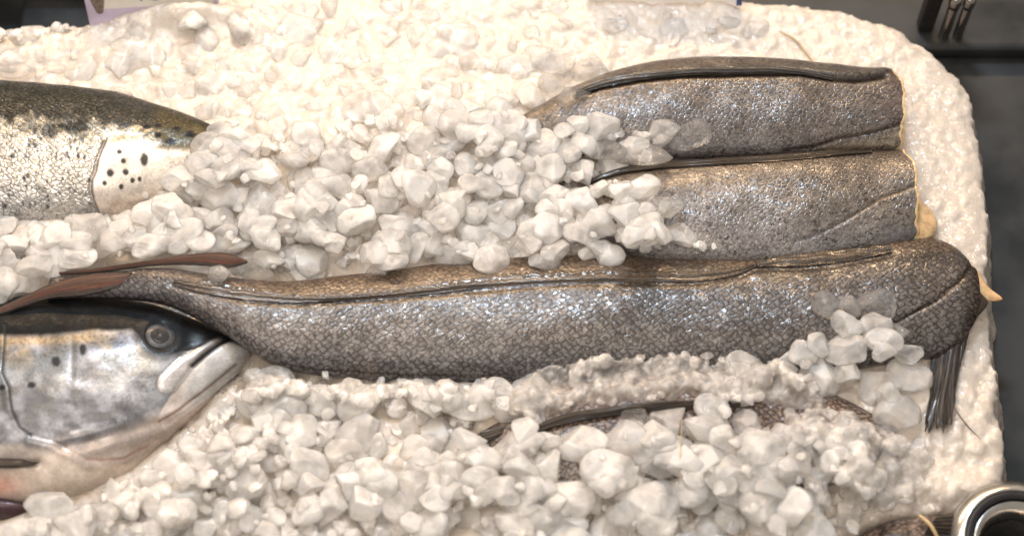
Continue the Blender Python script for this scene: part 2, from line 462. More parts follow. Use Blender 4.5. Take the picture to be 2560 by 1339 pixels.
def fin_on(name, base, tip, host, mat, parent, n=110, m=14, lift=0.0015, arch=0.002, th=0.0012, rays=0, ragged=0.0, seed=0):
    """a fin folded flat on a body: base and tip are lines of the photograph, laid on the skin"""
    B = spline(base, n); T = spline(tip, n)
    P = np.zeros((n, m, 3)); N = np.zeros((n, m, 3)); uv = np.zeros((n, m, 2))
    rg = np.random.default_rng(seed)
    rag = 1 - ragged * rg.random(n)
    last = None
    for i in range(n):
        for j in range(m):
            v = j / (m - 1) * rag[i]
            x, y = B[i] * (1 - v) + T[i] * v
            h = cast(x, y, host)
            if h is None:
                p = at(np.array(x), np.array(y), 0.01 if last is None else last); nn = np.array([0, 0.2, 0.98])
            else: p, nn = h[0], h[1]; last = p[2]
            P[i, j] = p; N[i, j] = nn; uv[i, j] = (i / (n - 1), j / (m - 1))
    for _ in range(4):
        N[1:-1, 1:-1] = (N[1:-1, 1:-1] * 2 + N[:-2, 1:-1] + N[2:, 1:-1] + N[1:-1, :-2] + N[1:-1, 2:])
        N /= np.linalg.norm(N, axis=2, keepdims=True)
    v = np.linspace(0, 1, m)[None, :]; u = np.linspace(0, 1, n)[:, None]
    bump = lift + arch * np.sin(v * math.pi) * np.sin(u * math.pi) ** 0.5
    if rays: bump = bump + 0.0006 * np.sin(v * math.pi * rays + 7 * u + 0.8 * np.sin(23 * u))
    P = P + N * bump[..., None]
    return solid_sheet(name, P, N, th, mat, parent, uv.reshape(-1, 2))

def fin_free(name, base, tip, zb, zt, mat, parent, n=70, m=30, th=0.0016, rays=16, ragged=0.12, amp=0.0012, seed=1, wave=0.0):
    """a fin that stands off the body, with real heights at its base and tip"""
    B = spline(base, n); T = spline(tip, n)
    rg = np.random.default_rng(seed); rag = 1 - ragged * np.convolve(rg.random(n + 2), [.3, .4, .3], 'valid')
    v = np.linspace(0, 1, m)
    XY = B[:, None] * (1 - v * rag[:, None])[..., None] + T[:, None] * (v * rag[:, None])[..., None]
    XY = XY + wave * (v * v * np.sin(2.4 * v + 9 * np.linspace(0, 1, n)[:, None]))[..., None] * np.array([1.0, 0.25]) + wave * 0.5 * ((fbm(np.linspace(0, 14, n)[:, None] + 0 * v, 2.2 * v + 0 * np.linspace(0, 1, n)[:, None], 3) - .5) * v)[..., None] * np.array([2.0, 0.0])
    zb = np.interp(np.linspace(0, 1, n), np.linspace(0, 1, len(zb)), zb); zt = np.interp(np.linspace(0, 1, n), np.linspace(0, 1, len(zt)), zt)
    Z = zb[:, None] * (1 - v) + zt[:, None] * v
    u = np.linspace(0, 1, n)[:, None]
    Z = Z + amp * np.sin(u * math.pi * 2 * rays) * (0.4 + 0.6 * v)
    P = at(XY[..., 0], XY[..., 1], Z)
    N = np.cross(np.gradient(P, axis=0), np.gradient(P, axis=1)); N /= np.linalg.norm(N, axis=2, keepdims=True) + 1e-12
    if N[..., 2].mean() < 0: N = -N
    uv = np.stack([np.broadcast_to(v, (n, m)), np.broadcast_to(u, (n, m))], -1).reshape(-1, 2)
    return solid_sheet(name, P, N, th, mat, parent, uv)

def pack(rgb, shape, metal=0.0):
    return np.concatenate([np.broadcast_to(np.array(rgb, float), shape + (3,)), np.full(shape + (1,), metal)], -1).copy()
def blend(A, f, rgb, metal=None):
    f = f[..., None]
    A[..., :3] = A[..., :3] * (1 - f) + np.array(rgb) * f
    if metal is not None: A[..., 3:] = A[..., 3:] * (1 - f) + metal * f

# ------------------------------------------------------------------ grey fish: long one in front
def mm(x): return x * 0.001
GROOVE_C = [(2436, 655), (2400, 700), (2340, 750), (2240, 805), (2190, 822)]
DF = [(430, 712), (520, 735), (640, 752), (740, 757), (850, 752), (950, 745), (1080, 735), (1200, 722), (1400, 708), (1600, 704), (1750, 702), (1850, 685), (1890, 668), (2000, 668), (2100, 658), (2230, 632)]
def relief_long(px, py):
    r = -mm(1.6) * np.exp(-(dseg(px, py, GROOVE_C) / 7) ** 2)
    r += -mm(1.5) * np.exp(-(dseg(px, py, DF) / 9) ** 2)
    r += mm(1.4) * (fbm(px / 90, py / 60, 3) - 0.5) + mm(5.0) * (fbm(px / 240, py / 150 + 3, 2) - 0.5)
    r += -mm(1.0) * np.exp(-(dseg(px, py, [(700, 905), (800, 925), (1000, 938), (1250, 940)]) / 5) ** 2)
    return r
def paint_long(px, py, c):
    A = pack((0.125, 0.111, 0.103), px.shape, 0.36)
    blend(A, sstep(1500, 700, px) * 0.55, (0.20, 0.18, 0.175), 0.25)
    ly = np.interp(px, [p[0] for p in DF], [p[1] for p in DF])
    blend(A, sstep(110, 20, py - ly) * 0.45, (0.075, 0.058, 0.045), 0.35)
    blend(A, sstep(48, 0, py - ly) * 0.75, (0.032, 0.024, 0.018), 0.38)
    blend(A, sstep(6, -16, py - ly) * 0.7, (0.15, 0.10, 0.066), 0.2)
    blend(A, sstep(820, 920, py) * 0.6, (0.098, 0.099, 0.112), 0.3)  # lower flank painted cooler and darker, shading put into the colour
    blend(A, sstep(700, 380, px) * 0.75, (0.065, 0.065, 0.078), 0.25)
    blend(A, np.exp(-(dseg(px, py, GROOVE_C) / 6) ** 2) * 0.85, (0.03, 0.022, 0.016), 0.0)
    blend(A, np.exp(-(dseg(px, py, [(700, 905), (800, 925), (1000, 938), (1250, 940)]) / 4) ** 2) * 0.6, (0.06, 0.05, 0.045), 0.0)
    blend(A, sstep(2390, 2450, px + (py - 720) * 0.15) * 0.7, (0.06, 0.035, 0.02), 0.0)
    blend(A, sstep(0.55, 0.8, fbm(px / 130, py / 70)) * 0.25, (0.2, 0.15, 0.12))
    return A
ST_LONG = [(130, 694, 120, 748, .040, .0055), (250, 676, 262, 746, .042, .0083), (400, 672, 420, 765, .042, .0120), (520, 690, 560, 835, .036, .0166),
           (700, 704, 690, 915, .024, .0221), (900, 684, 880, 946, .013, .0248), (1150, 656, 1150, 955, .008, .0258), (1400, 640, 1400, 950, .006, .0267),
           (1650, 645, 1650, 935, .006, .0267), (1900, 640, 1900, 935, .006, .0258), (2100, 616, 2110, 928, .006, .0248),
           (2250, 598, 2270, 900, .006, .0239), (2340, 597, 2365, 885, .006, .0221), (2400, 628, 2420, 835, .006, .0193), (2436, 668, 2445, 790, .006, .0129)]
fl = thing('grey_fish', 'longest grey headless fish, whole to its reddish tail, lying over the salmon head', 'fish', Vector(at(np.array(1400.), np.array(800.), 0.0)), 'headless grey fish on the ice')
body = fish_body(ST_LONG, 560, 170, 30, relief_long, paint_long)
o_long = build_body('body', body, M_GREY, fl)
hb = [FISH_BVH[o_long]]
fin_on('dorsal_fin', DF[:13],
       [(440, 700), (560, 705), (640, 722), (760, 738), (900, 733), (1050, 713), (1200, 690), (1350, 674), (1500, 670), (1650, 672), (1800, 668), (1890, 660)],
       hb, M_FIN, fl, 260, 16, 0.0005, 0.0014, 0.0008, 4, 0.30)
fin_on('dorsal_fin', [(1890, 668), (2000, 666), (2100, 656), (2230, 632)], [(1890, 660), (1960, 642), (2060, 625), (2160, 615), (2230, 617)],
       hb, M_FIN, fl, 90, 14, 0.0008, 0.0022, 0.001, 5)
# tail lobes
fin_free('tail_fin', [(330, 682), (262, 682), (205, 688), (140, 706), (70, 736), (0, 768), (-120, 812)], [(300, 716), (258, 728), (200, 740), (140, 744), (60, 766), (0, 788), (-120, 836)], [.052, .052, .046, .042], [.051, .051, .048, .042], M_FIN_RED, fl, 90, 24, 0.0016, 2, 0.04, 0.0004, 3)
fin_free('tail_fin', [(618, 652), (570, 634), (500, 634), (420, 645), (330, 658), (240, 671), (146, 681)], [(618, 656), (575, 670), (500, 664), (420, 662), (330, 670), (240, 682), (150, 686)], [.050, .052, .050], [.051, .052, .050], M_FIN_RED, fl, 90, 24, 0.0016, 2, 0.10, 0.0005, 4)
# collar flesh and hanging fin at the cut end
def tube(name, pts, radii, mat, parent=None, seg=8):
    pts = np.asarray(pts, float); n = len(pts)
    K = spline(np.c_[pts, np.asarray(radii)[:, None]], max(12, n * 5)) if n > 2 else np.c_[pts, np.asarray(radii)[:, None]]
    p, r = K[:, :3], K[:, 3]
    T = np.gradient(p, axis=0); T /= np.linalg.norm(T, axis=1, keepdims=True)
    a = np.cross(T, [0.3, 0.2, 0.9]); a /= np.linalg.norm(a, axis=1, keepdims=True); b = np.cross(T, a)
    th = np.linspace(0, 2 * math.pi, seg, endpoint=False)
    P = p[:, None] + r[:, None, None] * (np.cos(th)[None, :, None] * a[:, None] + np.sin(th)[None, :, None] * b[:, None])
    F = [list(f) for f in grid_faces(len(p), seg, True)] + [list(range(seg))[::-1], [(len(p) - 1) * seg + j for j in range(seg)]]
    return link(name, mesh_np(name, P.reshape(-1, 3), F, True), mat, parent)

def flap(name, outline, z, mat, parent, th=0.004, dome=0.003):
    """a thick soft flap with a rounded face"""
    O = np.asarray(spline(list(outline) + [outline[0]], 60))[:-1]
    c = O.mean(0)
    rings = [1.0, 0.9, 0.7, 0.45, 0.2]
    V = []; F = []
    zz = np.interp(np.arange(60), [0, 30, 59], z) if hasattr(z, '__len__') else np.full(59, z)
    zz = zz[:59]
    for k, r in enumerate(rings):
        q = c + (O - c) * r
        V.append(at(q[:, 0], q[:, 1], zz * r + zz.mean() * (1 - r) + dome * math.sqrt(1 - r * r)))
    V.append(at(O[:, 0], O[:, 1], zz - th))
    n = 59
    for k in range(len(rings) - 1):
        for j in range(n): F.append([k*n+j, k*n+(j+1) % n, (k+1)*n+(j+1) % n, (k+1)*n+j])
    k = len(rings)
    for j in range(n): F.append([k*n+j, k*n+(j+1) % n, (j+1) % n, j])
    F.append([(len(rings)-1)*n + j for j in range(n)]); F.append([k*n+j for j in range(n)][::-1])
    return link(name, mesh_np(name, np.concatenate(V), F, True), mat, parent)

flap('cut_flesh', [(2425, 655), (2447, 680), (2470, 715), (2506, 748), (2470, 752), (2445, 745), (2432, 705)], 0.008, M_FLESH, fl)
flap('collar_flap', [(2432, 700), (2455, 735), (2470, 752), (2445, 790), (2420, 815), (2425, 760)], 0.012, M_FIN_DARK, fl, 0.003, 0.003)
fin_free('pelvic_fin', [(2330, 890), (2385, 865), (2424, 828)], [(2304, 1060), (2334, 1106), (2384, 985)], [.006, .012, .008], [.004, .010, .006], M_FIN_DARK, fl, 120, 40, 0.0012, 5, 0.40, 0.0008, 8, 14.0)

# ------------------------------------------------------------------ grey fish: topmost tail piece
LINE1 = [(2252, 312), (2180, 332), (2090, 348), (2040, 366), (1960, 378)]
GR1 = [(1440, 240), (1500, 220), (1600, 201), (1700, 190), (1850, 184), (2000, 186), (2080, 200), (2140, 203), (2212, 192)]
def relief_top(px, py):
    r = -mm(2.2) * np.exp(-(dseg(px, py, GR1) / 6) ** 2)
    r += mm(1.5) * np.exp(-((dseg(px, py, [(p[0], p[1] - 14) for p in GR1])) / 8) ** 2)
    r += -mm(1.3) * np.exp(-(dseg(px, py, LINE1) / 5) ** 2)
    r += mm(1.4) * (fbm(px / 80, py / 60, 3) - 0.5) + mm(6.0) * (fbm(px / 200, py / 120 + 9, 2) - 0.5)
    return r
def paint_top(px, py, c):
    A = pack((0.098, 0.079, 0.066), px.shape, 0.34)
    gy = np.interp(px, [p[0] for p in GR1], [p[1] for p in GR1])
    blend(A, sstep(6, -8, py - gy) * 0.85, (0.06, 0.055, 0.047), 0.2)
    blend(A, sstep(60, 5, py - gy) * sstep(2150, 1700, px) * 0.6, (0.08, 0.055, 0.036), 0.5)
    blend(A, np.exp(-(dseg(px, py, GR1) / 6) ** 2) * 0.92, (0.012, 0.008, 0.006), 0)
    blend(A, np.exp(-(dseg(px, py, LINE1) / 5) ** 2) * 0.8, (0.05, 0.035, 0.025), 0)
    blend(A, sstep(4, 22, py - np.interp(px, [p[0] for p in LINE1[::-1]], [p[1] for p in LINE1[::-1]])) * sstep(1900, 2000, px) * 0.6, (0.30, 0.255, 0.19))
    blend(A, sstep(290, 380, py) * sstep(2100, 1900, px) * 0.5, (0.16, 0.16, 0.175))
    blend(A, sstep(2190, 2245, px) * sstep(330, 300, py) * 0.6, (0.07, 0.05, 0.05), 0.1)
    blend(A, sstep(1450, 1340, px) * 0.5, (0.12, 0.10, 0.08))
    return A
ST_TOP = [(1240, 318, 1240, 350, .008, .0059), (1320, 284, 1330, 355, .010, .0104), (1400, 240, 1400, 378, .012, .0148), (1500, 196, 1500, 392, .013, .0185), (1600, 166, 1600, 396, .013, .0207),
          (1750, 146, 1750, 396, .013, .0222), (1900, 149, 1900, 392, .013, .0222), (2050, 163, 2050, 388, .012, .0222), (2150, 175, 2160, 384, .012, .0215), (2222, 179, 2240, 382, .012, .0207)]
ft_ = thing('grey_fish', 'farthest grey fish tail piece, cut straight, with a dark groove along its back', 'fish', Vector(at(np.array(1800.), np.array(280.), 0.0)), 'headless grey fish on the ice')
body = fish_body(ST_TOP, 320, 130, 24, relief_top, paint_top, flat=0.92, endbulge=0.006)
o_top = build_body('body', body, M_FUZZ, ft_)
fin_on('dorsal_fin', [(p[0], p[1] + 1) for p in GR1[:7]], [(1440, 226), (1500, 202), (1600, 184), (1700, 174), (1850, 168), (2000, 174), (2080, 186)], [FISH_BVH[o_top]], M_FIN_GREY, ft_, 150, 12, 0.0006, 0.0022, 0.001, 5)

def cut_rim(body, parent, wide=0.0018, out=0.0012, start=0.0, stop=1.0):
    """thin pale rim of flesh round the cut end"""
    ring = body['P'][-1]; n = len(ring)
    ax = body['P'][-1].mean(0) - body['P'][-6].mean(0); ax /= np.linalg.norm(ax)
    c = ring.mean(0)
    prof = [(1.0, -0.001), (1.012, 0.0002), (1.0, out), (0.9, out * 1.6), (0.6, out * 2.2), (0.05, out * 2.5)]
    V = np.concatenate([c + (ring - c) * r + ax * d for r, d in prof])
    F = [list(f) for f in grid_faces(len(prof), n, True)] + [[(len(prof) - 1) * n + j for j in range(n)]]
    return link('cut_flesh', mesh_np('cut_flesh', V, F, True), M_FLESH, parent)
cut_rim(body, ft_)

# ------------------------------------------------------------------ grey fish: second tail piece
LINE2 = [(2290, 462), (2200, 495), (2110, 552), (2030, 592), (1990, 602)]
def relief_second(px, py):
    r = -mm(1.2) * np.exp(-(dseg(px, py, LINE2) / 5) ** 2)
    r += mm(1.4) * (fbm(px / 80 + 5, py / 60, 3) - 0.5) + mm(6.0) * (fbm(px / 200 + 4, py / 120, 2) - 0.5)
    return r
def paint_second(px, py, c):
    A = pack((0.145, 0.121, 0.100), px.shape, 0.38)
    dy = np.interp(px, [1400, 1530, 1700, 1950, 2250], [470, 430, 406, 392, 378])
    blend(A, sstep(45, 8, py - dy - 40 * (fbm(px / 60, py / 40) - .5)) * 0.88, (0.022, 0.017, 0.014), 0.3)
    blend(A, sstep(95, 30, py - dy) * 0.5, (0.085, 0.062, 0.045))
    blend(A, np.exp(-(dseg(px, py, LINE2) / 5) ** 2) * 0.65, (0.09, 0.065, 0.045), 0)
    blend(A, sstep(1900, 2250, px) * sstep(560, 440, py) * 0.35, (0.17, 0.14, 0.115))
    blend(A, sstep(2180, 2260, px) * sstep(555, 590, py) * 0.6, (0.10, 0.10, 0.12))
    blend(A, sstep(500, 620, py) * 0.6, (0.21, 0.205, 0.215))
    return A
ST_SEC = [(1330, 470, 1330, 500, .008, .0062), (1400, 444, 1415, 520, .009, .0109), (1480, 446, 1500, 580, .010, .0156), (1540, 426, 1580, 640, .010, .0195), (1700, 405, 1720, 668, .010, .0226),
          (1850, 396, 1860, 674, .010, .0242), (2000, 388, 2000, 668, .010, .0250), (2120, 380, 2130, 650, .010, .0242), (2250, 376, 2283, 612, .010, .0226)]
fs = thing('grey_fish', 'grey fish tail piece in the middle of three, pale flesh showing at its cut end', 'fish', Vector(at(np.array(1850.), np.array(520.), 0.0)), 'headless grey fish on the ice')
body2 = fish_body(ST_SEC, 300, 130, 24, relief_second, paint_second, flat=0.93, endbulge=0.004)
o_sec = build_body('body', body2, M_FUZZ, fs)
cut_rim(body2, fs)
flap('cut_flesh', [(2262, 430), (2284, 462), (2300, 495), (2332, 530), (2344, 565), (2325, 596), (2280, 606), (2276, 560), (2278, 500)], 0.012, M_FLESH, fs, 0.010, 0.007)
fin_on('dorsal_fin', [(1470, 462), (1540, 440), (1640, 425), (1800, 413), (1950, 404), (2080, 392), (2180, 384)], [(1475, 452), (1540, 428), (1640, 412), (1800, 401), (1950, 392), (2080, 383), (2180, 379)], [FISH_BVH[o_sec]], M_FIN_DARK, fs, 120, 10, 0.001, 0.0018, 0.001, 4)

# ------------------------------------------------------------------ grey fish: buried one
def paint_buried(px, py, c):
    A = pack((0.34, 0.30, 0.28), px.shape, 0.3)
    blend(A, sstep(1120, 1060, py) * 0.7, (0.16, 0.10, 0.07), 0.1)
    return A
ST_BUR = [(1150, 1110, 1160, 1150, -.006, .012), (1250, 1050, 1260, 1190, -.002, .016), (1350, 985, 1370, 1225, .000, .019), (1500, 945, 1520, 1240, .002, .021), (1700, 930, 1720, 1240, .002, .022),
          (1900, 945, 1910, 1230, .001, .022), (2080, 985, 2090, 1215, -.001, .020), (2230, 1060, 2230, 1180, -.004, .015)]
fb = thing('grey_fish', 'grey fish buried under loose ice lumps, only its dark fin line uncovered', 'fish', Vector(at(np.array(1700.), np.array(1100.), -0.01)), 'headless grey fish on the ice')
bodyb = fish_body(ST_BUR, 220, 90, 20, None, paint_buried)
o_bur = build_body('body', bodyb, M_GREY, fb)
fin_on('dorsal_fin', [(1338, 1085), (1400, 1066), (1500, 1047), (1600, 1034), (1740, 1024), (1850, 1022)], [(1345, 1064), (1400, 1042), (1500, 1024), (1600, 1013), (1740, 1006), (1850, 1006)], [FISH_BVH[o_bur]], M_FIN_DARK, fb, 120, 12, 0.003, 0.004, 0.0014, 5)
fin_free('fin_tip', [(1262, 1066), (1256, 1080), (1246, 1092)], [(1196, 1082), (1204, 1092), (1214, 1108)], [.022, .024, .020], [.022, .022, .020], M_FIN_DARK, fb, 20, 16, 0.002, 4, 0.1, 0.0008, 5)

# fish scrap at the broken front corner of the ice
def paint_scrap(px, py, c):
    A = pack((0.26, 0.20, 0.17), px.shape, 0.15)
    blend(A, sstep(0.45, 0.65, fbm(px / 22, py / 22)) * 0.8, (0.05, 0.035, 0.03))
    return A
fx = thing('grey_fish', 'dark fish end poking out under the broken ice corner beside the steel ring', 'fish', Vector(at(np.array(2280.), np.array(1330.), -0.03)), 'headless grey fish on the ice')
bodyx = fish_body([(2130, 1345, 2130, 1440, -.020, .020), (2200, 1308, 2215, 1450, -.016, .024), (2290, 1288, 2310, 1450, -.014, .024), (2370, 1286, 2390, 1440, -.016, .020)], 90, 60, 16, None, paint_scrap)
o_x = build_body('body', bodyx, M_GREY, fx)
fin_free('fin', [(2310, 1335), (2325, 1310), (2345, 1290)], [(2400, 1345), (2412, 1310), (2416, 1275)], [.012, .014, .010], [.004, .008, .006], M_FIN_DARK, fx, 30, 20, 0.0016, 6, 0.2, 0.001, 9)
tube('bone', [at(np.array(2296.), np.array(1286.), .010), at(np.array(2325.), np.array(1310.), .014), at(np.array(2345.), np.array(1345.), .012)], [.0016, .0018, .0014], M_BONE, fx)

# ------------------------------------------------------------------ salmon: head in front
BL_X = [-300, 0, 130, 250, 330, 366, 400, 440, 480, 560, 640]
BL_Y = [842, 838, 836, 828, 826, 866, 886, 884, 862, 850, 880]
G_EDGE = [(12, 810), (10, 853), (4, 929), (21, 967), (29, 1024), (48, 1067), (76, 1086)]
G_LOW = [(76, 1086), (130, 1100), (215, 1146), (258, 1150), (310, 1146), (372, 1112)]
MOUTH = [(572, 846), (548, 856), (515, 882), (482, 912)]
JAW = [(592, 912), (545, 950), (500, 985), (450, 1022), (400, 1053)]
MAXI = [(548, 846), (500, 880), (462, 912), (432, 945), (420, 958)]
PREO = [(182, 840), (181, 900), (180, 960), (184, 1010)]
def maxi_d(px, py):
    """signed distance to the upper jaw plate, whose end is the wider"""
    t = np.clip((548 - px) / 128, 0, 1)
    return dseg(px, py, MAXI) - (9 + 17 * t)
def relief_head(px, py):
    r = -mm(0.5) * np.exp(-(dseg(px, py, G_EDGE) / 4) ** 2) - mm(0.9) * sstep(3, -26, px - np.interp(py, [800, 853, 929, 967, 1024, 1067, 1090], [12, 10, 4, 21, 29, 48, 80])) * sstep(1110, 1060, py)
    r += -mm(0.5) * np.exp(-(dseg(px, py, G_LOW) / 4) ** 2)
    r += mm(1.0) * np.exp(-(dseg(px, py, [(p[0] - 4, p[1] + 16) for p in G_LOW[:4]]) / 12) ** 2)
    r += -mm(0.25) * np.exp(-(dseg(px, py, PREO) / 8) ** 2)
    r += mm(1.5) * sstep(3, -14, maxi_d(px, py))
    r += -mm(2.6) * np.exp(-(dseg(px, py, MOUTH) / 7) ** 2)
    r += -mm(0.8) * np.exp(-(dseg(px, py, JAW) / 5) ** 2)
    de = np.hypot(px - 401, py - 838)
    r += mm(0.7) * np.exp(-((de - 50) / 14) ** 2) - mm(1.2) * sstep(42, 30, de)
    fold = np.exp(-(dseg(px, py, [(180, 1095), (280, 1100), (380, 1075), (440, 1040)]) / 40) ** 2)
    r += mm(1.0) * fold * np.sin((py + 0.25 * px) / 7.5 + 2 * fbm(px / 70, py / 70, 2))
    r += mm(2.5) * (fbm(px / 120, py / 120, 3) - 0.5)
    r += -mm(2.5) * np.exp(-(dseg(px, py, [(-60, 1160), (40, 1160), (95, 1156)]) / 9) ** 2)
    return r
def spot(px, py, x, y, rx, ry=None):
    ry = ry or rx
    d = np.hypot((px - x) / rx, (py - y) / ry)
    return sstep(1.35, 0.65, d + 0.3 * (vnoise(px / 6, py / 6) - 0.5))
def paint_head(px, py, c):
    A = pack((0.165, 0.175, 0.20), px.shape, 0.5)
    n1 = fbm(px / 70, py / 50); n2 = fbm(px / 28 + 9, py / 20)
    n3 = fbm(px / 38 + 40, py / 26 + 11, 5)
    A[..., :3] *= (0.55 + 0.9 * sstep(0.3, 0.7, n3))[..., None]; A[..., 3] = 0.25 + 0.55 * sstep(0.35, 0.65, fbm(px / 50 + 70, py / 34, 4))
    gold = sstep(0.50, 0.66, fbm(px / 60 + 3, py / 60)) * sstep(1000, 900, py) * sstep(430, 300, px)
    blend(A, gold * 0.4, (0.40, 0.31, 0.18), 0.6)
    blend(A, np.exp(-((py - np.interp(px, BL_X, BL_Y) - 14) / 13) ** 2) * sstep(270, 200, px) * 0.55, (0.42, 0.30, 0.15), 0.7)  # gold band painted in as the warm highlight below the black back
    dusk = sstep(0.46, 0.68, n1 * 0.7 + n2 * 0.3) * sstep(1080, 960, py)
    blend(A, dusk * 0.8, (0.10, 0.10, 0.09), 0.5)
    blend(A, np.exp(-(dseg(px, py, [(20, 935), (120, 910), (170, 890)]) / 28) ** 2) * 0.6, (0.16, 0.18, 0.20), 0.6)
    blend(A, np.exp(-(dseg(px, py, [(330, 905), (390, 918)]) / 14) ** 2) * 0.6, (0.13, 0.13, 0.10), 0.4)
    # pale lower cheek, throat and belly
    low = sstep(0, 55, py - np.interp(px, [-300, 0, 60, 200, 330, 430, 520, 640], [1120, 1120, 1100, 1085, 1040, 985, 960, 930]))
    blend(A, low * 0.85, (0.56, 0.47, 0.41), 0.12)
    fold = np.exp(-(dseg(px, py, [(150, 1090), (260, 1098), (360, 1080)]) / 26) ** 2)
    blend(A, fold * (0.5 + 0.5 * np.sin((py + 0.25 * px) / 7.5 + 2 * fbm(px / 70, py / 70, 2))) * 0.6, (0.20, 0.19, 0.19), 0.4)
    bel = sstep(0, 24, py - np.interp(px, [-300, 60, 130, 215, 310, 372, 480], [1110, 1100, 1118, 1160, 1152, 1118, 1040])) * sstep(470, 380, px)
    blend(A, bel * 0.9, (0.62, 0.54, 0.47), 0.05)
    # lower jaw
    jw = inside(px, py, [(575, 842), (640, 880), (600, 930), (520, 995), (410, 1075), (395, 1040), (440, 965), (478, 918), (520, 884)])
    blend(A, jw * 0.9, (0.60, 0.60, 0.60), 0.08)
    blend(A, jw * sstep(500, 420, px) * 0.7, (0.56, 0.46, 0.40), 0.05)
    # upper jaw plate
    mx = sstep(3, -6, maxi_d(px, py))
    blend(A, mx * 0.9, (0.50, 0.49, 0.49), 0.35)
    blend(A, np.exp(-((maxi_d(px, py) - 3) / 3.5) ** 2) * 0.55, (0.10, 0.09, 0.08), 0.1)
    # black back, its own colour deepened for the tail's shade over it
    ly = np.interp(px, BL_X, BL_Y)
    blk = sstep(7, -9, py - ly + 10 * (fbm(px / 30, py / 30) - .5))
    blk = np.maximum(blk, inside(px, py, [(400, 780), (560, 800), (600, 850), (545, 842), (490, 872), (440, 880)]) * 0.9)
    blend(A, blk * 0.97, (0.008, 0.009, 0.010), 0.0)
    blend(A, np.exp(-(np.hypot(px - 491, py - 845) / 15) ** 2) * 0.5, (0.12, 0.15, 0.17), 0.4)
    de = np.hypot(px - 401, py - 838)
    blend(A, sstep(72, 46, de) * 0.9, (0.02, 0.023, 0.027), 0.05)
    blend(A, np.exp(-(dseg(px, py, MOUTH) / 8) ** 2) * 0.97, (0.012, 0.010, 0.010), 0)
    blend(A, np.exp(-(dseg(px, py, JAW) / 4) ** 2) * 0.75, (0.16, 0.08, 0.05), 0)
    blend(A, np.exp(-(dseg(px, py, G_LOW[2:]) / 4) ** 2) * 0.5, (0.26, 0.12, 0.08), 0)
    blend(A, np.exp(-(dseg(px, py, G_EDGE) / 4) ** 2) * 0.85, (0.03, 0.03, 0.03), 0)
    blend(A, np.exp(-(dseg(px, py, PREO) / 6) ** 2) * 0.5, (0.08, 0.07, 0.05), 0.2)
    for x, y, a, b in ((140, 903, 12, 13), (207, 874, 8, 15), (79, 962, 10, 8), (6, 968, 9, 8)):
        blend(A, spot(px, py, x, y, a, b) * 0.95, (0.01, 0.011, 0.013), 0.1)
    blend(A, np.exp(-(np.hypot((px + 10) / 60, (py - 1215) / 30)) ** 2) * 0.7, (0.50, 0.20, 0.16), 0)
    blend(A, np.exp(-(np.hypot((px - 40) / 60, (py - 1130) / 26)) ** 2) * 0.75, (0.09, 0.085, 0.085), 0.2)
    blend(A, np.exp(-(dseg(px, py, [(300, 960), (340, 1000), (400, 1010)]) / 30) ** 2) * 0.35, (0.55, 0.57, 0.60), 0.5)  # painted blue-white sheen, a reflection put into the cheek colour
    return A
ST_HEAD = [(-260, 742, -260, 1280, .006, .052), (-80, 738, -80, 1268, .006, .052), (60, 735, 70, 1262, .006, .050), (200, 737, 210, 1236, .006, .046), (300, 748, 310, 1192, .006, .042),
           (400, 768, 400, 1112, .006, .036), (480, 795, 470, 1048, .006, .030), (545, 822, 535, 985, .006, .024), (595, 846, 590, 936, .006, .017), (628, 868, 622, 888, .006, .006)]
sh = thing('salmon', 'silver salmon with cloudy eye and black back, its head lying under the long fish tail', 'fish', Vector(at(np.array(300.), np.array(980.), 0.0)), 'salmon on the ice')
bodyh = fish_body(ST_HEAD, 520, 330, 30, relief_head, paint_head, flat=0.95)
o_head = build_body('body', bodyh, M_HEAD, sh)
hh = [FISH_BVH[o_head]]
def dome(name, px, py, r, rise, mat, parent, host, lift=0.0, ratio=1.0):
    h = cast(px, py, host); n = h[1]; p = h[0] + n * lift
    a = np.cross(n, [0, 1, 0]); a /= np.linalg.norm(a); b = np.cross(n, a)
    V = [p + n * rise]; F = []; k, s = 10, 40
    for i in range(1, k + 1):
        q = i / k * math.pi / 2
        for j in range(s):
            t = j / s * 2 * math.pi
            V.append(p + n * rise * math.cos(q) + r * math.sin(q) * (math.cos(t) * a + ratio * math.sin(t) * b))
    for j in range(s): F.append([0, 1 + j, 1 + (j + 1) % s])
    for i in range(k - 1):
        for j in range(s): F.append([1+i*s+j, 1+(i+1)*s+j, 1+(i+1)*s+(j+1) % s, 1+i*s+(j+1) % s])
    F.append([1+(k-1)*s+j for j in range(s)][::-1])
    return link(name, mesh_np(name, V, F, True), mat, parent)
eye = dome('eye', 400, 839, 0.0135, 0.0038, M_EYE, sh, hh, -0.001, 0.95)
pu = dome('pupil', 400, 837, 0.0078, 0.0006, M_PUPIL, sh, [BVHTree.FromPolygons([tuple(v.co) for v in eye.data.vertices], [list(p.vertices) for p in eye.data.polygons])], -0.0006)
pu.parent = eye; pu.location = (0, 0, 0)
fin_on('pectoral_fin', [(-120, 1172), (0, 1165), (60, 1162), (100, 1156)], [(-120, 1140), (0, 1144), (60, 1146), (100, 1150)], hh, M_FIN_DARK, sh, 60, 12, 0.002, 0.005, 0.0014, 4)

